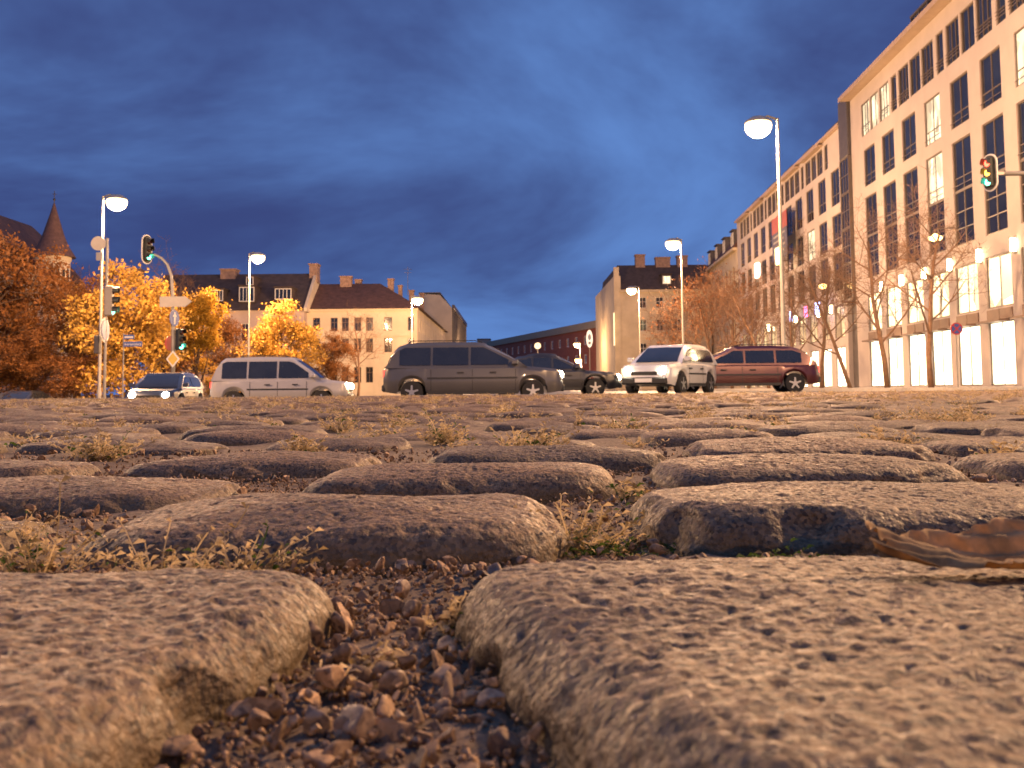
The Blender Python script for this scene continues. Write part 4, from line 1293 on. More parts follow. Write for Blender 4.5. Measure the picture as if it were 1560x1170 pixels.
def car(label, cat, loc, rz, pnt, L=4.4, W=1.78, H=1.5, hood=1.05, ws=0.75, rear=0.45, deck=0.25, belt=0.92, lit=True, group='cars crossing the square', name='car', wheel=0.31):
    """Front toward +x. hood: bonnet length, ws: windscreen run, rear: rear window run, deck: length behind it."""
    o = thing(name, label, cat, loc, rz, group)
    n = 56
    xf, xr = L / 2, -L / 2
    wx = (xf - 0.85, xr + 0.8)
    cab_f, cab_r = xf - hood, xr + deck
    roof_f, roof_r = cab_f - ws, cab_r + rear
    hoodz = belt - 0.12

    def low(x):
        z = 0.24 + 0.08 * max(0, (abs(x) - xf + 0.5)) / 0.5
        for w in wx:
            t = abs(x - w) / (wheel + 0.07)
            if t < 1:
                z = max(z, wheel + (wheel + 0.07) * math.sqrt(1 - t * t))
        return z

    def top(x):
        if x > cab_f:
            t = (x - cab_f) / hood
            return belt - 0.02 - 0.1 * t - 0.28 * max(0, (t - 0.82) / 0.18) ** 2
        if x < cab_r:
            t = (cab_r - x) / max(deck, 0.01)
            return belt + 0.02 - 0.12 * t ** 2
        return belt
    def half(x):
        t = abs(x) / xf
        return W / 2 * (1 - 0.10 * t ** 4 - 0.10 * max(0, (t - 0.9) / 0.1) ** 2)
    b = MB()
    xs = sorted(set([xr + L * i / n for i in range(n + 1)] + [w + s * (wheel + 0.07) * k for w in wx for s in (-1, 1) for k in (0.999, 0.9)]))
    ring = 10
    vs, fs = [], []
    for x in xs:
        zl, zt, hw = low(x), top(x), half(x)
        zt = max(zt, zl + 0.1)
        zm = zl + (zt - zl) * 0.55
        sec = [(-hw * 0.94, zl), (-hw, zl + (zt - zl) * 0.25), (-hw, zm), (-hw * 0.97, zt - 0.07), (-hw * 0.88, zt), (hw * 0.88, zt), (hw * 0.97, zt - 0.07), (hw, zm), (hw, zl + (zt - zl) * 0.25), (hw * 0.94, zl)]
        vs += [(x, y, z) for y, z in sec]
    for i in range(len(xs) - 1):
        for k in range(ring):
            j = (k + 1) % ring
            fs.append((i * ring + k, i * ring + j, (i + 1) * ring + j, (i + 1) * ring + k))
    fs.append(tuple(range(ring))); fs.append(tuple((len(xs) - 1) * ring + k for k in range(ring - 1, -1, -1)))
    b.add(vs, fs)
    # cabin
    wb, wt = W / 2 * 0.93, W / 2 * 0.74
    m = 26
    vs, fs = [], []
    cs = [cab_r + (cab_f - cab_r) * i / m for i in range(m + 1)]

    def roofz(x):
        if x < roof_r:
            t = max(0, (x - cab_r) / (roof_r - cab_r)); z = belt - 0.02 + (H - 0.06 - belt) * math.sin(t * PI / 2) ** 0.8
        elif x > roof_f:
            t = max(0, (cab_f - x) / (cab_f - roof_f)); z = belt - 0.04 + (H - 0.03 - belt) * t ** 0.86
        else:
            t = (x - roof_r) / (roof_f - roof_r); z = H - 0.06 + 0.06 * math.sin(t * PI * 0.75 + 0.3)
        return max(z, belt - 0.04)
    for x in cs:
        z = roofz(x)
        f = (z - belt) / (H - belt)
        w1 = wb + (wt - wb) * max(0, f)
        vs += [(x, -wb, belt - 0.05), (x, -w1 - 0.02, z - 0.09 * f), (x, -w1 * 0.88, z), (x, w1 * 0.88, z), (x, w1 + 0.02, z - 0.09 * f), (x, wb, belt - 0.05)]
    for i in range(m):
        for k in range(5):
            fs.append((i * 6 + k, i * 6 + k + 1, i * 6 + 7 + k, i * 6 + 6 + k))
    fs.append(tuple(range(6))); fs.append(tuple(m * 6 + k for k in range(5, -1, -1)))
    b.add(vs, fs)
    body = b.build('body', pnt, o, smooth=True, angle=32)
    # side glass, two or three panes each side, lying just outside the cabin flank
    for s in (-1, 1):
        xa, xb = cab_r + rear * 0.45 + 0.12, cab_f - ws * 0.42
        cuts = [xa, xa + (xb - xa) * 0.30, xa + (xb - xa) * 0.64, xb] if L > 4.3 else [xa, xa + (xb - xa) * 0.52, xb]
        for a, c in zip(cuts[:-1], cuts[1:]):
            a += 0.035; c -= 0.035
            g = MB()
            vs = []
            for x in np.linspace(a, c, 7):
                z1 = min(roofz(x) - 0.12, H - 0.16); z0 = belt + 0.03
                z1 = max(z1, z0 + 0.03)
                for z in (z0, z1):
                    f = (z - belt) / (H - belt - 0.09)
                    vs.append((x, s * (wb + (wt + 0.02 - wb) * f + 0.012), z))
            g.add(vs, [(2 * k, 2 * k + 2, 2 * k + 3, 2 * k + 1) for k in range(6)])
            g.build('side_window', CARGLASS, o)
    g = MB()
    vs = []
    for t in np.linspace(0.06, 0.9, 8):
        x = cab_f - ws * t; z = roofz(x) + 0.008
        f = (z - belt) / (H - belt); w1 = (wb + (wt - wb) * f) * 0.84
        vs += [(x + 0.012, -w1, z), (x + 0.02, 0, z + 0.008), (x + 0.012, w1, z)]
    g.add(vs, [q for k in range(7) for q in ((3 * k, 3 * k + 1, 3 * k + 4, 3 * k + 3), (3 * k + 1, 3 * k + 2, 3 * k + 5, 3 * k + 4))])
    g.build('windscreen', CARGLASS, o)
    g = MB()
    vs = []
    for t in np.linspace(0.1, 0.85, 7):
        x = cab_r + rear * t; z = roofz(x) + 0.008
        f = (z - belt) / (H - belt); w1 = (wb + (wt - wb) * f) * 0.8
        vs += [(x - 0.012, -w1, z), (x - 0.02, 0, z + 0.006), (x - 0.012, w1, z)]
    g.add(vs, [q for k in range(6) for q in ((3 * k, 3 * k + 1, 3 * k + 4, 3 * k + 3), (3 * k + 1, 3 * k + 2, 3 * k + 5, 3 * k + 4))])
    g.build('rear_window', CARGLASS, o)
    for x in wx:
        for s in (-1, 1):
            y = s * (W / 2 - 0.1)
            g = MB(); g.lathe([(wheel * 0.62, -0.1), (wheel * 0.95, -0.1), (wheel, -0.07), (wheel, 0.07), (wheel * 0.95, 0.1), (wheel * 0.62, 0.1)], 26, (x, y, wheel), 'y')
            w = g.build('wheel', TYRE, o, smooth=True, angle=40)
            g = MB(); g.lathe([(wheel * 0.2, -0.105), (wheel * 0.26, -0.09), (wheel * 0.61, -0.085), (wheel * 0.61, 0.085), (wheel * 0.26, 0.09), (wheel * 0.2, 0.105)], 26, (x, y, wheel), 'y')
            for k in range(5):
                a = 2 * PI * k / 5 + 0.3
                ca, sa = math.cos(a), math.sin(a)
                for yy in ((-0.108, -0.086), (0.086, 0.108)):
                    g.prism([(x + ca * wheel * 0.15 - sa * 0.03, wheel + sa * wheel * 0.15 + ca * 0.03), (x + ca * wheel * 0.15 + sa * 0.03, wheel + sa * wheel * 0.15 - ca * 0.03),
                             (x + ca * wheel * 0.6 + sa * 0.022, wheel + sa * wheel * 0.6 - ca * 0.022), (x + ca * wheel * 0.6 - sa * 0.022, wheel + sa * wheel * 0.6 + ca * 0.022)], y + yy[0], y + yy[1])
            g.build('rim', RIM, w)
    for s in (-1, 1):
        hw = half(xf - 0.1)
        g = MB(); zc = belt - 0.26
        g.M = Matrix.Translation((xf - 0.06, s * hw * 0.72, zc)) @ Matrix.Rotation(s * 0.25, 4, 'Z')
        g.lathe([(0.02, 0.085), (0.08, 0.065), (0.115, 0.0), (0.115, -0.12)], 14, (0, 0, 0), 'x')
        g.build('headlight', HEADL_ON if lit else HEADL_OFF, o, smooth=True)
        g = MB(); g.bbox(xr - 0.015, xr + 0.1, s * hw * 0.8 - 0.09, s * hw * 0.8 + 0.09, belt - 0.3, belt - 0.08, 0.02); g.build('tail_light', TAIL, o)
        g = MB(); g.bbox(cab_f - ws * 0.3 - 0.09, cab_f - ws * 0.3 + 0.09, s * (wb + 0.02) - 0.0 if s > 0 else -wb - 0.2, s * (wb + 0.02) + 0.18 if s > 0 else -wb - 0.02, belt + 0.02, belt + 0.16, 0.03); g.build('mirror', pnt, o)
        g = MB()                                   # rubbing strip, sill and door gaps along the flank
        for xa, xb in ((wx[1] + wheel + 0.12, wx[0] - wheel - 0.12),):
            for k in range(10):
                u0, u1 = xa + (xb - xa) * k / 10, xa + (xb - xa) * (k + 1) / 10
                for (zl, zh, pr) in ((belt - 0.36, belt - 0.31, 0.012), (0.25, 0.33, 0.004)):
                    y0, y1 = half(u0) + pr, half(u1) + pr
                    g.add([(u0, s * y0, zl), (u1, s * y1, zl), (u1, s * y1, zh), (u0, s * y0, zh)], [(0, 1, 2, 3)])
            for u in ([xa + 0.1, xa + (xb - xa) * 0.5, xb - 0.05] if L > 4.3 else [xa + 0.25, xb - 0.05]):
                yy_ = half(u) + 0.003
                g.add([(u - 0.008, s * yy_, 0.34), (u + 0.008, s * yy_, 0.34), (u + 0.008, s * yy_, belt - 0.37), (u - 0.008, s * yy_, belt - 0.37)], [(0, 1, 2, 3)])
                g.add([(u - 0.008, s * yy_, belt - 0.3), (u + 0.008, s * yy_, belt - 0.3), (u + 0.008, s * yy_ * 0.985, belt - 0.09), (u - 0.008, s * yy_ * 0.985, belt - 0.09)], [(0, 1, 2, 3)])
        g.build('side_trim', TRIM, o)
        if H > 1.48 and L > 4.3:
            g = MB(); ya = s * wt * 0.86; g.tube([(roof_r + 0.1, ya, H - 0.02), (roof_r + 0.25, ya, H + 0.035), (roof_f - 0.3, ya, H + 0.035), (roof_f - 0.1, ya, H - 0.01)], [0.015] * 4, 6); g.build('roof_rail', TRIM, o)
        for xq in (-0.35, 0.55):
            g = MB(); yq = s * (half(xq) + 0.004); g.box(xq - 0.09, xq + 0.09, min(yq, yq + s * 0.03), max(yq, yq + s * 0.03), belt - 0.2, belt - 0.165); g.build('door_handle', TRIM, o)
    g = MB(); g.bbox(xf - 0.1, xf + 0.05, -W / 2 * 0.82, W / 2 * 0.82, 0.3, 0.5, 0.04); g.build('bumper', TRIM, o)
    g = MB(); g.bbox(xr - 0.05, xr + 0.1, -W / 2 * 0.82, W / 2 * 0.82, 0.32, 0.52, 0.04); g.build('bumper', TRIM, o)
    g = MB(); g.box(xf + 0.052, xf + 0.062, -0.26, 0.26, 0.36, 0.47); g.build('number_plate', PLATE, o)
    g = MB(); g.box(xf - 0.02, xf + 0.01, -0.4, 0.4, 0.56, 0.66); g.build('grille', TRIM, o)
    return o


def car_at(px, d, **kw):
    p = at(px, 594, d)
    return (p.x, d, z_street(p.x) + kw.get('dz', 0.0))


car('silver people carrier seen from the side, heading right, left of the pale house', 'car', car_at(432, 33.5), 0.03, paint('silver', (0.42, 0.40, 0.38)), L=4.5, W=1.8, H=1.74, hood=0.85, ws=0.95, rear=0.4, deck=0.06, belt=1.0, lit=True)
car('dark grey high roofed estate car seen from the side in the middle of the road', 'car', car_at(722, 28.5), 0.02, paint('grey', (0.10, 0.095, 0.09)), L=5.0, W=1.85, H=1.7, hood=1.0, ws=1.15, rear=0.5, deck=0.08, belt=1.02)
car('black saloon with lit headlights, half hidden behind the grey estate car', 'car', car_at(838, 33), 0.04, paint('black', (0.03, 0.03, 0.035)), L=4.5, W=1.76, H=1.45, hood=1.15, ws=0.95, rear=0.9, deck=0.55, belt=0.9)
car('dark red estate car heading left with a long sloping roof', 'car', car_at(1122, 32), PI - 0.03, paint('red', (0.08, 0.018, 0.02)), L=4.9, W=1.8, H=1.5, hood=1.1, ws=1.1, rear=0.7, deck=0.1, belt=0.92)
car('white hatchback turned toward the viewer with glaring headlights', 'car', car_at(1022, 30.0), -PI / 2 - 0.55, paint('white', (0.7, 0.69, 0.66)), L=3.9, W=1.7, H=1.5, hood=0.85, ws=0.8, rear=0.4, deck=0.1, belt=0.94)
car('dark hatchback facing the viewer with glaring headlights, left of the silver people carrier', 'car', car_at(254, 35.0), -PI / 2 + 0.05, paint('blue', (0.04, 0.05, 0.08)), L=4.1, W=1.72, H=1.45, hood=0.9, ws=0.8, rear=0.45, deck=0.15)
car('dark saloon facing the viewer with bright headlights at the left edge', 'car', car_at(36, 56), -PI / 2, paint('black', (0.03, 0.03, 0.035)), L=4.4, W=1.74, H=1.42, hood=1.0, ws=0.85, rear=0.7, deck=0.5, belt=0.9)

# ------------------------------------------------------------------ cobbled square
STONE = stone_mat('granite_cobble', (0.155, 0.112, 0.064), (0.045, 0.034, 0.024), (0.285, 0.205, 0.115), flank_tint=(0.11, 0.076, 0.032))
GRAVEL_M = stone_mat('gravel_grit', (0.27, 0.195, 0.125), (0.12, 0.082, 0.06), (0.42, 0.31, 0.2), bumpd=0.0005, rough=0.7)
_t = GRAVEL_M.node_tree                          # every grain has its own tone
_ob = [n for n in _t.nodes if n.type == 'OBJECT_INFO'][0]
_g = node(_t, 'ShaderNodeNewGeometry')
_rp = [l.to_node for l in _t.links if l.from_node == _ob][0]
_t.links.new(_g.outputs['Random Per Island'], _rp.inputs[0])
_rp.color_ramp.elements[0].color = (0.5, 0.47, 0.46, 1); _rp.color_ramp.elements[1].color = (1.5, 1.35, 1.15, 1)
BED_M = mat('joint_grit', (0.14, 0.10, 0.066), rough=0.95, var=0.45, vscale=160, bump=0.003, bscale=260)


def cobble_mesh(seed, a, c, drop, edge, na, nr, amp, depth=0.06, blunt=3.6, crest=0.0):
    """A worn granite sett: rounded outline a x c (half sizes), domed top, rolled edge and flanks going down into the joint."""
    rng = np.random.default_rng(seed)
    off = rng.uniform(-50, 50, 3)
    th = np.linspace(0, 2 * PI, na, endpoint=False)
    cx, sx = np.cos(th), np.sin(th)
    rad = 1.0 / ((np.abs(cx) / a) ** blunt + (np.abs(sx) / c) ** blunt) ** (1 / blunt)
    wob = np.zeros(na)
    for k in range(2, 9):
        wob += rng.normal(0, 1) / k ** 1.15 * np.cos(k * th + rng.uniform(0, 6.28))
    rad = rad * (1 + 0.028 * wob)
    # ring parameters: flat part, rolled edge, flank
    n1 = int(nr * 0.58); n2 = int(nr * 0.27); n3 = nr - n1 - n2
    hor, ver = [], []                # inward offset from the outline (m) as a function, and drop
    rings = []
    for i in range(1, n1 + 1):
        rings.append(('flat', i / n1))
    for i in range(1, n2 + 1):
        rings.append(('edge', i / n2))
    for i in range(1, n3 + 1):
        rings.append(('flank', i / n3))
    V = [np.zeros((1, 3))]
    R = np.minimum(edge, rad * 0.45) * (1 + 0.35 * np.cos(3 * th + rng.uniform(0, 6)) * 0.6)
    Rz = edge * 0.8
    bow = crest
    for typ, t in rings:
        if typ == 'flat':
            r = (rad - R) * t
            z = -drop * (t ** 2.3) * np.ones(na)
        elif typ == 'edge':
            ph = t * PI / 2
            r = rad - R + R * math.sin(ph)
            z = -drop - Rz * (1 - math.cos(ph)) * np.ones(na) - drop * 0.6 * math.sin(ph)
        else:
            r = rad + 0.004 * t
            z = -drop * 1.6 - Rz - (depth - Rz) * t * np.ones(na)
        V.append(np.stack([r * cx, r * sx, z], 1))
    V = np.concatenate(V)
    if amp > 0:
        N = mnoise
        out = V.copy()
        for i in range(len(V)):
            x, y, z = V[i]
            p = Vector((x * 1.0 + off[0], y + off[1], z + off[2]))
            big = N.noise(p * 13.0)
            mid = N.noise(p * 45.0) + 0.5 * N.noise(p * 95.0)
            fine = N.noise(p * 210.0)
            pit = max(0.0, N.noise(p * 190.0 + Vector((7, 3, 1))) - 0.26)
            flank = min(1.0, max(0.0, (-z - drop) / 0.02))
            dz = 0.0032 * big + amp * (0.0007 * mid + 0.0006 * fine + 0.0004 * N.noise(p * 420.0) - 0.0027 * pit)
            chip = max(0.0, N.noise(p * 34.0 + Vector((3, 9, 4))) - 0.22) * min(1.0, max(0.0, (-z - drop * 0.8) / 0.006))
            d = -0.016 * chip + (0.0022 * big + amp * (0.0026 * mid + 0.0009 * fine)) * flank
            rr = math.hypot(x, y) + 1e-6
            out[i] = (x + x / rr * d, y + y / rr * d, z + dz - 0.006 * chip)
        V = out
    else:
        for k in range(3):
            V[:, 2] += 0.0016 * np.sin(V[:, 0] * rng.uniform(20, 60) + rng.uniform(0, 6)) * np.cos(V[:, 1] * rng.uniform(20, 60) + rng.uniform(0, 6))
    F = []
    T = []
    for k in range(na):
        T.append((0, 1 + k, 1 + (k + 1) % na, 1 + (k + 1) % na))
    nrg = len(rings)
    k = np.arange(na); k2 = (k + 1) % na
    quads = [np.stack([1 + i * na + k, 1 + (i + 1) * na + k, 1 + (i + 1) * na + k2, 1 + i * na + k2], 1) for i in range(nrg - 1)]
    return V, np.concatenate(quads), np.array([(0, 1 + q, 1 + (q + 1) % na) for q in range(na)])


def sett_object(V, Q, T, name='cobblestone'):
    me = bpy.data.meshes.new(name)
    me.from_pydata(V.tolist(), [], Q.tolist() + T.tolist())
    me.polygons.foreach_set('use_smooth', np.ones(len(me.polygons), bool))
    me.materials.append(STONE)
    me.update()
    return link(name, me)


FOOT = []      # footprints (x0, x1, y0, y1) for the gravel
# stones seen at arm's length: x0, x1, front y, back y, crest height, description
near = [
    (-0.29, -0.0655, 0.128, 0.352, 0.001, 'big grey-brown cobblestone filling the lower left corner, left of the gravel joint'),
    (0.002, 0.246, 0.115, 0.355, 0.004, 'biggest cobblestone, filling the lower right beside the gravel joint'),
    (-0.196, 0.022, 0.412, 0.566, 0.003, 'wide domed cobblestone just beyond the gravel joint, in the centre left'),
    (0.062, 0.285, 0.425, 0.592, 0.006, 'broad pitted cobblestone on the right behind the biggest one'),
    (-0.43, -0.235, 0.42, 0.56, -0.006, 'cobblestone cut off by the left edge behind dry weeds'),
    (-0.145, 0.072, 0.645, 0.765, 0.004, 'long rounded cobblestone alone in the middle, behind the wide domed one'),
    (-0.40, -0.19, 0.60, 0.74, -0.002, 'dark fronted cobblestone on the left behind the wide domed one'),
    (0.102, 0.325, 0.68, 0.815, 0.005, 'long flat cobblestone on the right behind the pitted one'),
    (-0.325, -0.115, 0.80, 0.925, 0.003, 'rounded cobblestone left of the middle, behind the dark fronted one'),
    (-0.075, 0.135, 0.835, 0.97, 0.005, 'smooth rounded cobblestone right of the middle in the fourth row'),
    (0.165, 0.39, 0.89, 1.03, 0.006, 'long brown ended cobblestone on the right in the fourth row'),
    (-0.58, -0.355, 0.77, 0.9, 0.0, 'cobblestone at the left edge in the fourth row'),
    (0.42, 0.62, 0.95, 1.08, 0.002, 'cobblestone at the right edge behind a dry weed tuft'),
    (0.315, 0.52, 0.44, 0.60, 0.0, 'cobblestone beyond the right edge beside the pitted one'),
    (0.355, 0.56, 0.71, 0.85, 0.003, 'cobblestone at the right edge in the third row'),
]
for i, (x0, x1, y0, y1, zt, lab) in enumerate(near):
    a, c = (x1 - x0) / 2, (y1 - y0) / 2
    if i < 2:
        q = (620, 330, 1.0)
    elif i < 5:
        q = (320, 130, 1.0)
    else:
        q = (220, 84, 1.0)
    V, Q, T = cobble_mesh(100 + i, a, c, 0.0045 if i < 2 else 0.0052, 0.017 if i < 2 else 0.016, q[0], q[1], q[2], blunt=7.0 if i < 2 else 4.4)
    if i == 1:                                  # its left flank runs outward toward the viewer
        wl = np.clip(-V[:, 0] / a, 0, 1); V[:, 0] -= wl * 0.17 * V[:, 1]
    if i == 0:
        wl = np.clip(V[:, 0] / a, 0, 1); V[:, 0] += wl * 0.13 * V[:, 1]
    o = sett_object(V, Q, T)
    o.location = ((x0 + x1) / 2, (y0 + y1) / 2, zt)
    o.rotation_euler = (random.uniform(-0.015, 0.015), random.uniform(-0.02, 0.02), 0.07 if i == 1 else random.uniform(-0.03, 0.03))
    tag(o, lab, 'cobblestone', 'cobblestones of the square')
    FOOT.append((x0, x1, y0, y1))

# the rows beyond: running bond, row by row
PROTO = []
for k in range(14):
    V, Q, T = cobble_mesh(300 + k, 0.1 + 0.008 * math.sin(k * 2.1), 0.064 + 0.005 * math.cos(k * 1.7), 0.0055, 0.015, 120, 44, 1.0, blunt=4.4)
    o = sett_object(V, Q, T)
    PROTO.append(o.data)
    bpy.data.objects.remove(o)
LOW = []
for k in range(8):
    V, Q, T = cobble_mesh(400 + k, 0.1, 0.066, 0.009, 0.02, 28, 11, 0.0, blunt=3.2)
    LOW.append((V, Q, T))
rows = []
yy = 1.02
spots = []
rr = random.Random(5)
row = 0
while yy < 10.6:
    half = 0.62 * yy + 0.55
    x = -half + rr.uniform(-0.1, 0.1)
    if row % 2: x -= 0.11
    while x < half:
        L_ = rr.uniform(0.165, 0.235)
        xc = x + L_ / 2
        y = yy + 0.16 * xc * math.exp(-yy * 0.35) + rr.uniform(-0.008, 0.008)
        ok = all(not (x < f[1] + 0.012 and x + L_ > f[0] - 0.012 and y - 0.065 < f[3] + 0.01 and y + 0.065 > f[2] - 0.01) for f in FOOT[:15])
        if ok:
            spots.append((row, xc, y, L_, rr.uniform(-0.007, 0.007), rr.uniform(-0.03, 0.03), rr.uniform(-0.035, 0.035), rr.uniform(-0.05, 0.05)))
        x += L_ + rr.uniform(0.02, 0.042)
    yy += 0.168 + rr.uniform(-0.008, 0.012)
    row += 1
for f in ((-0.5, 0.0), (0.25, 0.0)):
    pass
spots.sort(key=lambda s: s[2])
ORD = ['fifth', 'sixth', 'seventh']
NIND = 300 - len(near)
by_row = {}
for s in spots[:NIND]:
    by_row.setdefault(s[0], []).append(s)
POS = {}
for rw, ss_ in by_row.items():
    vis = sorted([s for s in ss_ if abs(s[1]) < 0.53 * s[2]], key=lambda s: s[1])
    for k, s in enumerate(vis):
        POS[s] = (k, len(vis))
NUM = ['first', 'second', 'third', 'fourth', 'fifth', 'sixth', 'seventh', 'eighth', 'ninth', 'tenth']
for i, s in enumerate(spots):
    rw, xc, y, L_, z, tx, ty, tz = s
    if i >= NIND:
        break
    o = link('cobblestone', PROTO[i % len(PROTO)])
    o.location = (xc, y, z); o.rotation_euler = (tx, ty, tz); o.scale = (L_ / 0.205, 1.0, 1.0)
    if rw < 3 and s in POS and POS[s][0] < len(NUM):
        lab = '%s cobblestone from the left in the %s row from the front' % (NUM[POS[s][0]], ORD[rw])
        grp = 'cobblestones of the square'
    elif rw < 8:
        lab, grp = 'worn low cobblestone half hidden by dry weeds in the rows of the middle distance', 'middle distance cobblestones'
    else:
        lab, grp = 'cobblestone reduced to a thin sliver in the far rows before the road', 'far cobblestones'
    tag(o, lab, 'cobblestone', grp)
VV, FF, n0 = [], [], 0
for i, s in enumerate(spots[NIND:]):
    rw, xc, y, L_, z, tx, ty, tz = s
    V, Q, T = LOW[i % len(LOW)]
    M = np.array((Matrix.Rotation(tz, 3, 'Z') @ Matrix.Rotation(ty, 3, 'Y') @ Matrix.Rotation(tx, 3, 'X')))
    P = (V * np.array([L_ / 0.205, 1, 1])) @ M.T + np.array([xc, y, z])
    VV.append(P)
    T4 = np.concatenate([T, T[:, 2:]], 1)
    FF.append(Q + n0)
    n0 += len(V)
# the centre fans of the far stones
me = mesh_np('far_cobbles', np.concatenate(VV), np.concatenate(FF), STONE)
o = link('far_cobbles', me); tag(o, kind='stuff')

# bed of the joints
nx, ny = 260, 220
X = np.sign(np.linspace(-1, 1, nx)) * np.abs(np.linspace(-1, 1, nx)) ** 2.0 * 11
Y = -0.5 + np.linspace(0, 1, ny) ** 2.2 * 11.6
XX, YY = np.meshgrid(X, Y)
ZZ = -0.021 + 0.003 * np.sin(XX * 31 + 3 * np.sin(YY * 17)) * np.cos(YY * 37) + RNG.normal(0, 0.0012, XX.shape)
ZZ += 0.010 * np.clip((YY - 0.42) / 0.6, 0, 1)
ZZ += 0.005 * np.exp(-((YY - 0.385) / 0.03) ** 2)
V = np.stack([XX.ravel(), YY.ravel(), ZZ.ravel()], 1)
idx = np.arange(nx * ny).reshape(ny, nx)
F = np.stack([idx[:-1, :-1].ravel(), idx[:-1, 1:].ravel(), idx[1:, 1:].ravel(), idx[1:, :-1].ravel()], 1)
o = link('joint_ground', mesh_np('joint_ground', V, F, BED_M)); tag(o, kind='structure')
bz = lambda x, y: -0.021 + 0.010 * min(1, max(0, (y - 0.42) / 0.6)) + 0.005 * math.exp(-((y - 0.385) / 0.03) ** 2)
b = MB(); b.box(-11, 11, 11.1, 11.28, -1.2, 0.004); tag(b.build('kerb', KERB), kind='structure')

# gravel: small worn stones filling the near joints
ICO_V, ICO_F = [], []
import bmesh
for k in range(8):
    bm = bmesh.new(); bmesh.ops.create_icosphere(bm, subdivisions=3, radius=1.0)
    rg = np.random.default_rng(900 + k)
    sc_ = np.array([1.0, rg.uniform(0.55, 0.95), rg.uniform(0.4, 0.75)])
    pl = [rg.normal(0, 1, 3) for _ in range(9)]
    co = np.array([v.co[:] for v in bm.verts])
    for n_ in pl:                         # knock flats off the ball
        n_ = n_ / np.linalg.norm(n_)
        dd = co @ n_
        lim = rg.uniform(0.3, 0.75)
        co = co - np.outer(np.maximum(0, dd - lim), n_) * 0.96
    co = co * sc_
    bm.faces.ensure_lookup_table()
    ICO_V.append(co); ICO_F.append(np.array([[v.index for v in f.verts] for f in bm.faces]))
    bm.free()


def rand_rot(rg):
    q = rg.normal(0, 1, 4); q /= np.linalg.norm(q)
    w, x, y, z = q
    return np.array([[1 - 2 * (y * y + z * z), 2 * (x * y - z * w), 2 * (x * z + y * w)], [2 * (x * y + z * w), 1 - 2 * (x * x + z * z), 2 * (y * z - x * w)], [2 * (x * z - y * w), 2 * (y * z + x * w), 1 - 2 * (x * x + y * y)]])


def free(x, y, m=0.0):
    return not any(f[0] + m < x < f[1] - m and f[2] + m < y < f[3] - m for f in FOOT)


VV, FF, n0, cnt = [], [], 0, 0
rg = np.random.default_rng(77)
tries = 0
while cnt < 9000 and tries < 90000:
    tries += 1
    y = 0.10 + 1.0 * rg.random() ** 1.5
    x = rg.uniform(-0.58, 0.62) * min(1.0, 0.25 + y * 0.85)
    if y < 0.4: x = rg.uniform(-0.3, 0.3)
    if not free(x, y, 0.005): continue
    r = float(np.exp(rg.normal(math.log(0.0017), 0.5)))
    r = min(r, 0.0058)
    if y < 0.36 and -0.07 < x < 0.02: r *= 1.15
    k = int(rg.integers(0, 8))
    P = (ICO_V[k] * r) @ rand_rot(rg).T + np.array([x, y, bz(x, y) + r * 0.35 + 0.004 * rg.random() ** 2])
    VV.append(P); FF.append(ICO_F[k] + n0); n0 += len(P); cnt += 1
fine = []
for k in range(4):
    bm = bmesh.new(); bmesh.ops.create_icosphere(bm, subdivisions=2, radius=1.0)
    co = np.array([v.co[:] for v in bm.verts]) * rg.uniform(0.55, 1.0, 3) * (1 + 0.18 * rg.normal(0, 1, (len(bm.verts), 1)))
    fine.append((co, np.array([[v.index for v in f.verts] for f in bm.faces]))); bm.free()
cnt = 0
while cnt < 16000:
    y = 0.12 + 0.75 * rg.random() ** 1.6
    x = rg.uniform(-0.3, 0.3) if y < 0.4 else rg.uniform(-0.5, 0.5)
    if not free(x, y, 0.004): continue
    r = rg.uniform(0.0004, 0.0011)
    co, fc = fine[cnt % 4]
    VV.append((co * r) @ rand_rot(rg).T + np.array([x, y, bz(x, y) + r * 0.5 + 0.003 * rg.random() ** 3])); FF.append(fc + n0); n0 += len(co); cnt += 1
o = link('gravel', mesh_np('gravel', np.concatenate(VV), np.concatenate(FF), GRAVEL_M, smooth=True)); tag(o, kind='stuff')

PEB = stone_mat('pebble_stone', (0.3, 0.225, 0.16), (0.16, 0.12, 0.09), (0.42, 0.33, 0.23), bumpd=0.0004, rough=0.6)
for i, (px, py, d, r, lab) in enumerate(((622, 862, 0.405, 0.0042, 'pale pebble at the foot of the wide domed cobblestone'), (752, 876, 0.385, 0.0044, 'tan pebble beside the back corner of the biggest cobblestone'),
                                        (708, 878, 0.385, 0.0036, 'small upright pebble left of the tan one'), (612, 905, 0.36, 0.0055, 'brown flat pebble in the back of the gravel joint'),
                                        (545, 1115, 0.222, 0.0068, 'big dark pebble in the front of the gravel joint'), (400, 1100, 0.232, 0.0062, 'greyish pebble by the lower left cobblestone'),
                                        (680, 1065, 0.245, 0.0056, 'rounded brown pebble in the middle of the gravel joint'), (742, 1080, 0.24, 0.0052, 'pale wedge pebble by the biggest cobblestone'),
                                        (510, 1160, 0.205, 0.0058, 'pebble cut by the bottom edge of the picture'), (480, 1108, 0.226, 0.005, 'angular tan pebble in the front of the gravel joint'),
                                        (600, 1045, 0.255, 0.006, 'long slanting pebble in the middle of the gravel joint'), (962, 820, 0.43, 0.005, 'round pebble beside the pitted cobblestone'))):
    k = i % 8
    bmv = ICO_V[k] * r
    R_ = rand_rot(rg)
    me = mesh_np('pebble', bmv @ R_.T, ICO_F[k], PEB)
    o = link('pebble', me)
    p = at(px, py, d)
    o.location = (p.x, d, bz(p.x, d) + r * 0.62)
    md = o.modifiers.new('round', 'SUBSURF'); md.levels = 1; md.render_levels = 1
    tag(o, lab, 'pebble', 'loose pebbles of the gravel joint')

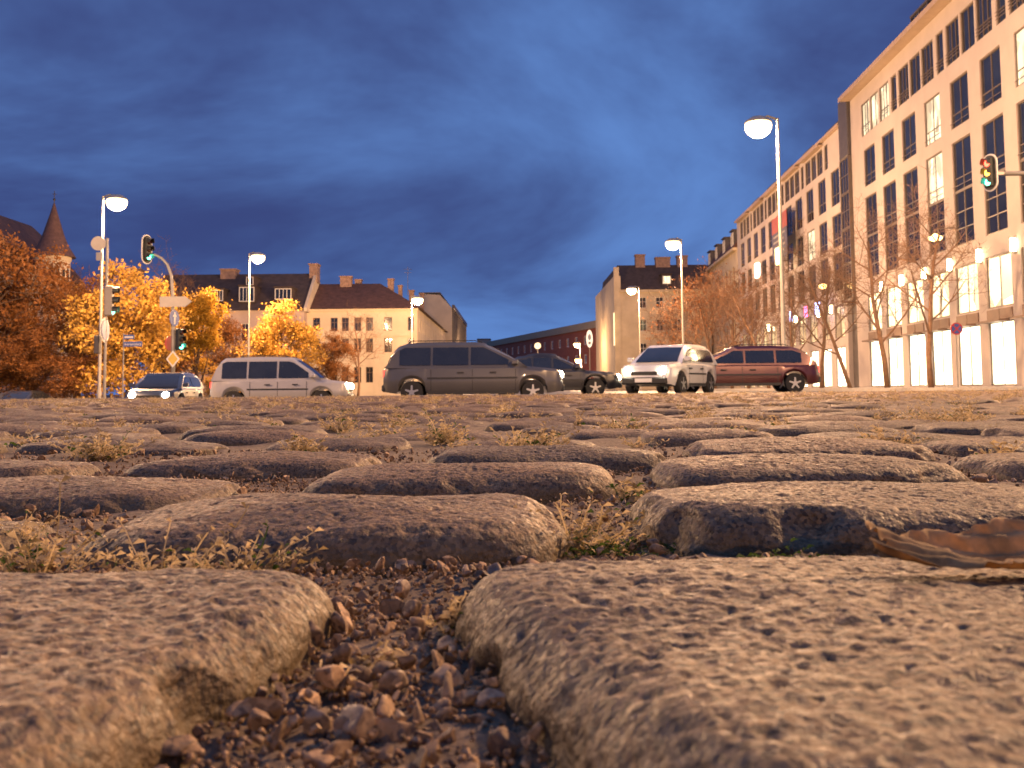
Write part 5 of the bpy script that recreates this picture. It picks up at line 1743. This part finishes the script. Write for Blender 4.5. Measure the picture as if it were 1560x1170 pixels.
# ------------------------------------------------------------------ dry weeds
def weed_mat(name, col):
    return translucent(mat(name, col, rough=0.65, var=0.4, vscale=120, spec=0.3), 0.4)


STRAW = weed_mat('dry_weed_straw', (0.62, 0.48, 0.26))
OLIVE = weed_mat('dry_weed_olive', (0.30, 0.22, 0.10))
GREEN = weed_mat('weed_green', (0.07, 0.12, 0.02))


def weed_mesh(seed, stems, height, spread, mats, leafy=1.0, lean=0.0, leaf=0.0032):
    rg = np.random.default_rng(seed)
    V, F, MI = [], [], []

    def quad(a, b_, c, d, m_):
        n = len(V)
        V.extend([a, b_, c, d]); F.append((n, n + 1, n + 2, n + 3)); MI.append(m_)
    for s in range(stems):
        ang = rg.uniform(0, 2 * PI)
        out = spread * rg.random() ** 0.7
        h = height * rg.uniform(0.4, 1.0)
        p = np.array([math.cos(ang) * out * 0.35, math.sin(ang) * out * 0.35, -0.003])
        dirv = np.array([math.cos(ang) * out + lean, math.sin(ang) * out, h])
        mi = int(rg.choice(len(mats), p=[0.68, 0.27, 0.05][:len(mats)] if len(mats) == 3 else None))
        seg = 6
        w = 0.00034
        prev = p
        side = np.array([1.0, 0, 0]) if rg.random() < 0.7 else np.array([0.4, 0.9, 0])
        bend = rg.normal(0, 0.22, 3) * h
        for k in range(1, seg + 1):
            t = k / seg
            q = p + dirv * t + bend * t * t - np.array([0, 0, 0.25 * h * t * t * rg.uniform(0.3, 1)])
            quad(prev - side * w, prev + side * w, q + side * w * 0.8, q - side * w * 0.8, mi)
            nl = 2 if rg.random() < leafy else 1
            for j in range(nl):
                if k < 2 and rg.random() < 0.5: continue
                la = rg.uniform(0, 2 * PI)
                lv = np.array([math.cos(la), math.sin(la), rg.uniform(0.05, 0.9)]); lv /= np.linalg.norm(lv)
                ll = leaf * rg.uniform(0.6, 1.5)
                sv = np.cross(lv, rg.normal(0, 1, 3)); sv /= np.linalg.norm(sv) + 1e-9
                wv = ll * rg.uniform(0.1, 0.22)
                mid = q + lv * ll * 0.55 + np.array([0, 0, ll * 0.1])
                tip = q + lv * ll + np.array([0, 0, -ll * 0.15])
                m2 = mi if rg.random() < 0.8 else int(rg.integers(0, len(mats)))
                quad(q, mid - sv * wv, tip, mid + sv * wv, m2)
            prev = q
    return mesh_np('weed_tuft', np.array(V), np.array(F), mats, smooth=False, mi=MI)


def ground_px(px, py, d):
    p = at(px, py, d)
    return (p.x, d, bz(p.x, d) + 0.001)


tufts = [
    (150, 668, 1.0, 90, 0.028, 0.034, [STRAW, OLIVE, GREEN], 'wide pale dry weed clump on the left among the rows'),
    (455, 685, 0.985, 46, 0.026, 0.016, [STRAW, OLIVE, GREEN], 'upright dry weed tuft left of the middle, between two rounded stones'),
    (800, 680, 1.0, 80, 0.028, 0.026, [STRAW, OLIVE, GREEN], 'dense golden weed tuft right of the middle'),
    (672, 660, 1.22, 60, 0.032, 0.026, [STRAW, OLIVE, GREEN], 'golden weed tuft above the middle stone'),
    (520, 640, 1.62, 46, 0.032, 0.034, [STRAW, OLIVE, GREEN], 'small pale weed tuft in the upper left of the paving'),
    (878, 636, 1.55, 10, 0.05, 0.006, [STRAW, OLIVE, GREEN], 'single tall thin dry stalk right of the middle'),
    (945, 648, 1.42, 44, 0.03, 0.034, [STRAW, OLIVE, GREEN], 'pale weed tuft under the red car'),
    (1120, 662, 1.2, 40, 0.024, 0.03, [OLIVE, STRAW, GREEN], 'olive weed tuft at a joint on the right'),
    (1440, 635, 1.75, 70, 0.036, 0.07, [STRAW, OLIVE, GREEN], 'broad dry weed patch in the far right rows'),
    (1530, 730, 0.84, 60, 0.024, 0.022, [STRAW, OLIVE, GREEN], 'dry weed tuft at the right edge'),
    (1254, 700, 0.86, 7, 0.012, 0.006, [STRAW, OLIVE, GREEN], 'tiny weed sprig standing on the long flat cobblestone joint'),
    (1290, 700, 0.865, 6, 0.012, 0.006, [STRAW, OLIVE, GREEN], 'tiny weed sprig right of the other sprig on the long flat stone'),
    (1345, 735, 0.64, 12, 0.012, 0.022, [STRAW, OLIVE, GREEN], 'few pale shoots in the joint before the long flat stone'),
    (960, 745, 0.63, 16, 0.018, 0.012, [STRAW, OLIVE, GREEN], 'thin dry sprig at the left end of the pitted cobblestone'),
    (880, 800, 0.47, 60, 0.024, 0.026, [STRAW, OLIVE, GREEN], 'dry curled weeds with a bent stalk between the two big middle stones'),
    (920, 815, 0.455, 60, 0.010, 0.024, [GREEN, OLIVE, STRAW], 'low green mossy weed left of the pitted cobblestone'),
    (1190, 840, 0.392, 50, 0.009, 0.016, [GREEN, OLIVE, STRAW], 'dark green weed in the joint below the pitted cobblestone'),
    (690, 945, 0.315, 22, 0.018, 0.010, [STRAW, OLIVE, GREEN], 'dry grass tuft growing at the side of the biggest cobblestone'),
    (515, 1020, 0.265, 12, 0.012, 0.012, [STRAW, OLIVE, GREEN], 'short dry shoots in the middle of the gravel joint'),
    (60, 835, 0.395, 44, 0.026, 0.022, [STRAW, OLIVE, GREEN], 'long dry stalks at the left edge behind the lower left stone'),
    (250, 842, 0.388, 30, 0.022, 0.022, [STRAW, OLIVE, GREEN], 'dry stalks leaning before the wide domed cobblestone'),
    (370, 848, 0.385, 30, 0.020, 0.020, [STRAW, OLIVE, GREEN], 'leafy dry weed before the middle of the wide domed cobblestone'),
    (30, 790, 0.50, 14, 0.022, 0.012, [STRAW, OLIVE, GREEN], 'few dry curled shoots at the left edge'),
]
for i, (px, py, d, st, h, sp, ms, lab) in enumerate(tufts):
    x, y, z = ground_px(px, py, d)
    me = weed_mesh(500 + i, st, h, sp, ms, leafy=1.0 if h > 0.011 else 1.0, lean=0.004, leaf=0.0062 if d > 0.6 else 0.0038)
    o = link('weed_tuft', me)
    o.location = (x, y, z)
    tag(o, lab, 'weed', 'weed tufts between the cobblestones')
# the rest of the weeds in the joints, beyond counting
SMALL = []
for k in range(6):
    me = weed_mesh(700 + k, 14, 0.022, 0.032, [STRAW, OLIVE, GREEN], leaf=0.0062)
    co = np.empty(len(me.vertices) * 3, np.float32); me.vertices.foreach_get('co', co)
    mi = np.empty(len(me.polygons), np.int32); me.polygons.foreach_get('material_index', mi)
    SMALL.append((co.reshape(-1, 3), np.arange(len(me.vertices)).reshape(-1, 4), mi))
    bpy.data.meshes.remove(me)
VV, FF, MI, n0 = [], [], [], 0
for k in range(1500):
    s = spots[int(len(spots) * rg.random() ** 1.15)]
    if rg.random() < 0.6:
        x, y = s[1] + rg.uniform(-0.1, 0.1), s[2] - 0.084
    else:
        x, y = s[1] + s[3] / 2 + 0.015, s[2] + rg.uniform(-0.06, 0.06)
    if not free(x, y, 0.0) or y < 1.0: continue
    V, F, mi = SMALL[k % 6]
    a = rg.uniform(0, 6.28); c_, s_ = math.cos(a), math.sin(a)
    sc_ = rg.uniform(0.5, 1.1) * (1.0 + 0.06 * y)
    P = (V * sc_) @ np.array([[c_, s_, 0], [-s_, c_, 0], [0, 0, 1]]) + np.array([x, y, bz(x, y)])
    VV.append(P); FF.append(F + n0); MI.append(mi); n0 += len(V)
o = link('joint_weeds', mesh_np('joint_weeds', np.concatenate(VV), np.concatenate(FF), [STRAW, OLIVE, GREEN], smooth=False, mi=np.concatenate(MI))); tag(o, kind='stuff')

# curled dry leaf lying on the biggest stone
DRY = mat('dry_leaf', (0.46, 0.31, 0.15), rough=0.75, var=0.5, vscale=90, spec=0.3)
nu, nv = 90, 41
Vl, Fl = [], []
for i in range(nu):
    t = i / (nu - 1)
    lobes = 0.8 + 0.2 * math.sin(t * 11.3 + 1.0) * math.cos(t * 5.1) + 0.05 * math.sin(t * 43) + 0.03 * math.sin(t * 91)
    w = 0.019 * math.sin(PI * min(1, t * 1.01)) ** 0.6 * lobes + 0.0005
    for j in range(nv):
        q = j / (nv - 1) * 2 - 1
        x = (t - 0.5) * 0.066 - 0.006 * abs(q)
        z = 0.0035 * abs(q) ** 1.5 + 0.0018 * math.sin(t * 8 + q * 2.3) + 0.0009 * math.sin(q * 13 + t * 19) - 0.0003 * abs(math.sin((t * 9 - abs(q) * 1.6) * PI)) + 0.006 * (t - 0.45) ** 2 * 4
        Vl.append((x, q * w, z))
for i in range(nu - 1):
    for j in range(nv - 1):
        Fl.append((i * nv + j, i * nv + nv + j, i * nv + nv + j + 1, i * nv + j + 1))
translucent(DRY, 0.45)
me = mesh_np('dry_leaf', np.array(Vl), np.array(Fl), DRY)
o = link('dry_leaf', me)
p = at(1500, 872, 0.285)
o.location = (p.x + 0.002, 0.285, 0.006); o.rotation_euler = (0.22, 0.04, 0.2)
md = o.modifiers.new('thick', 'SOLIDIFY'); md.thickness = 0.0002
tag(o, 'curled brown dry leaf lying at the right edge on the biggest cobblestone', 'leaf')
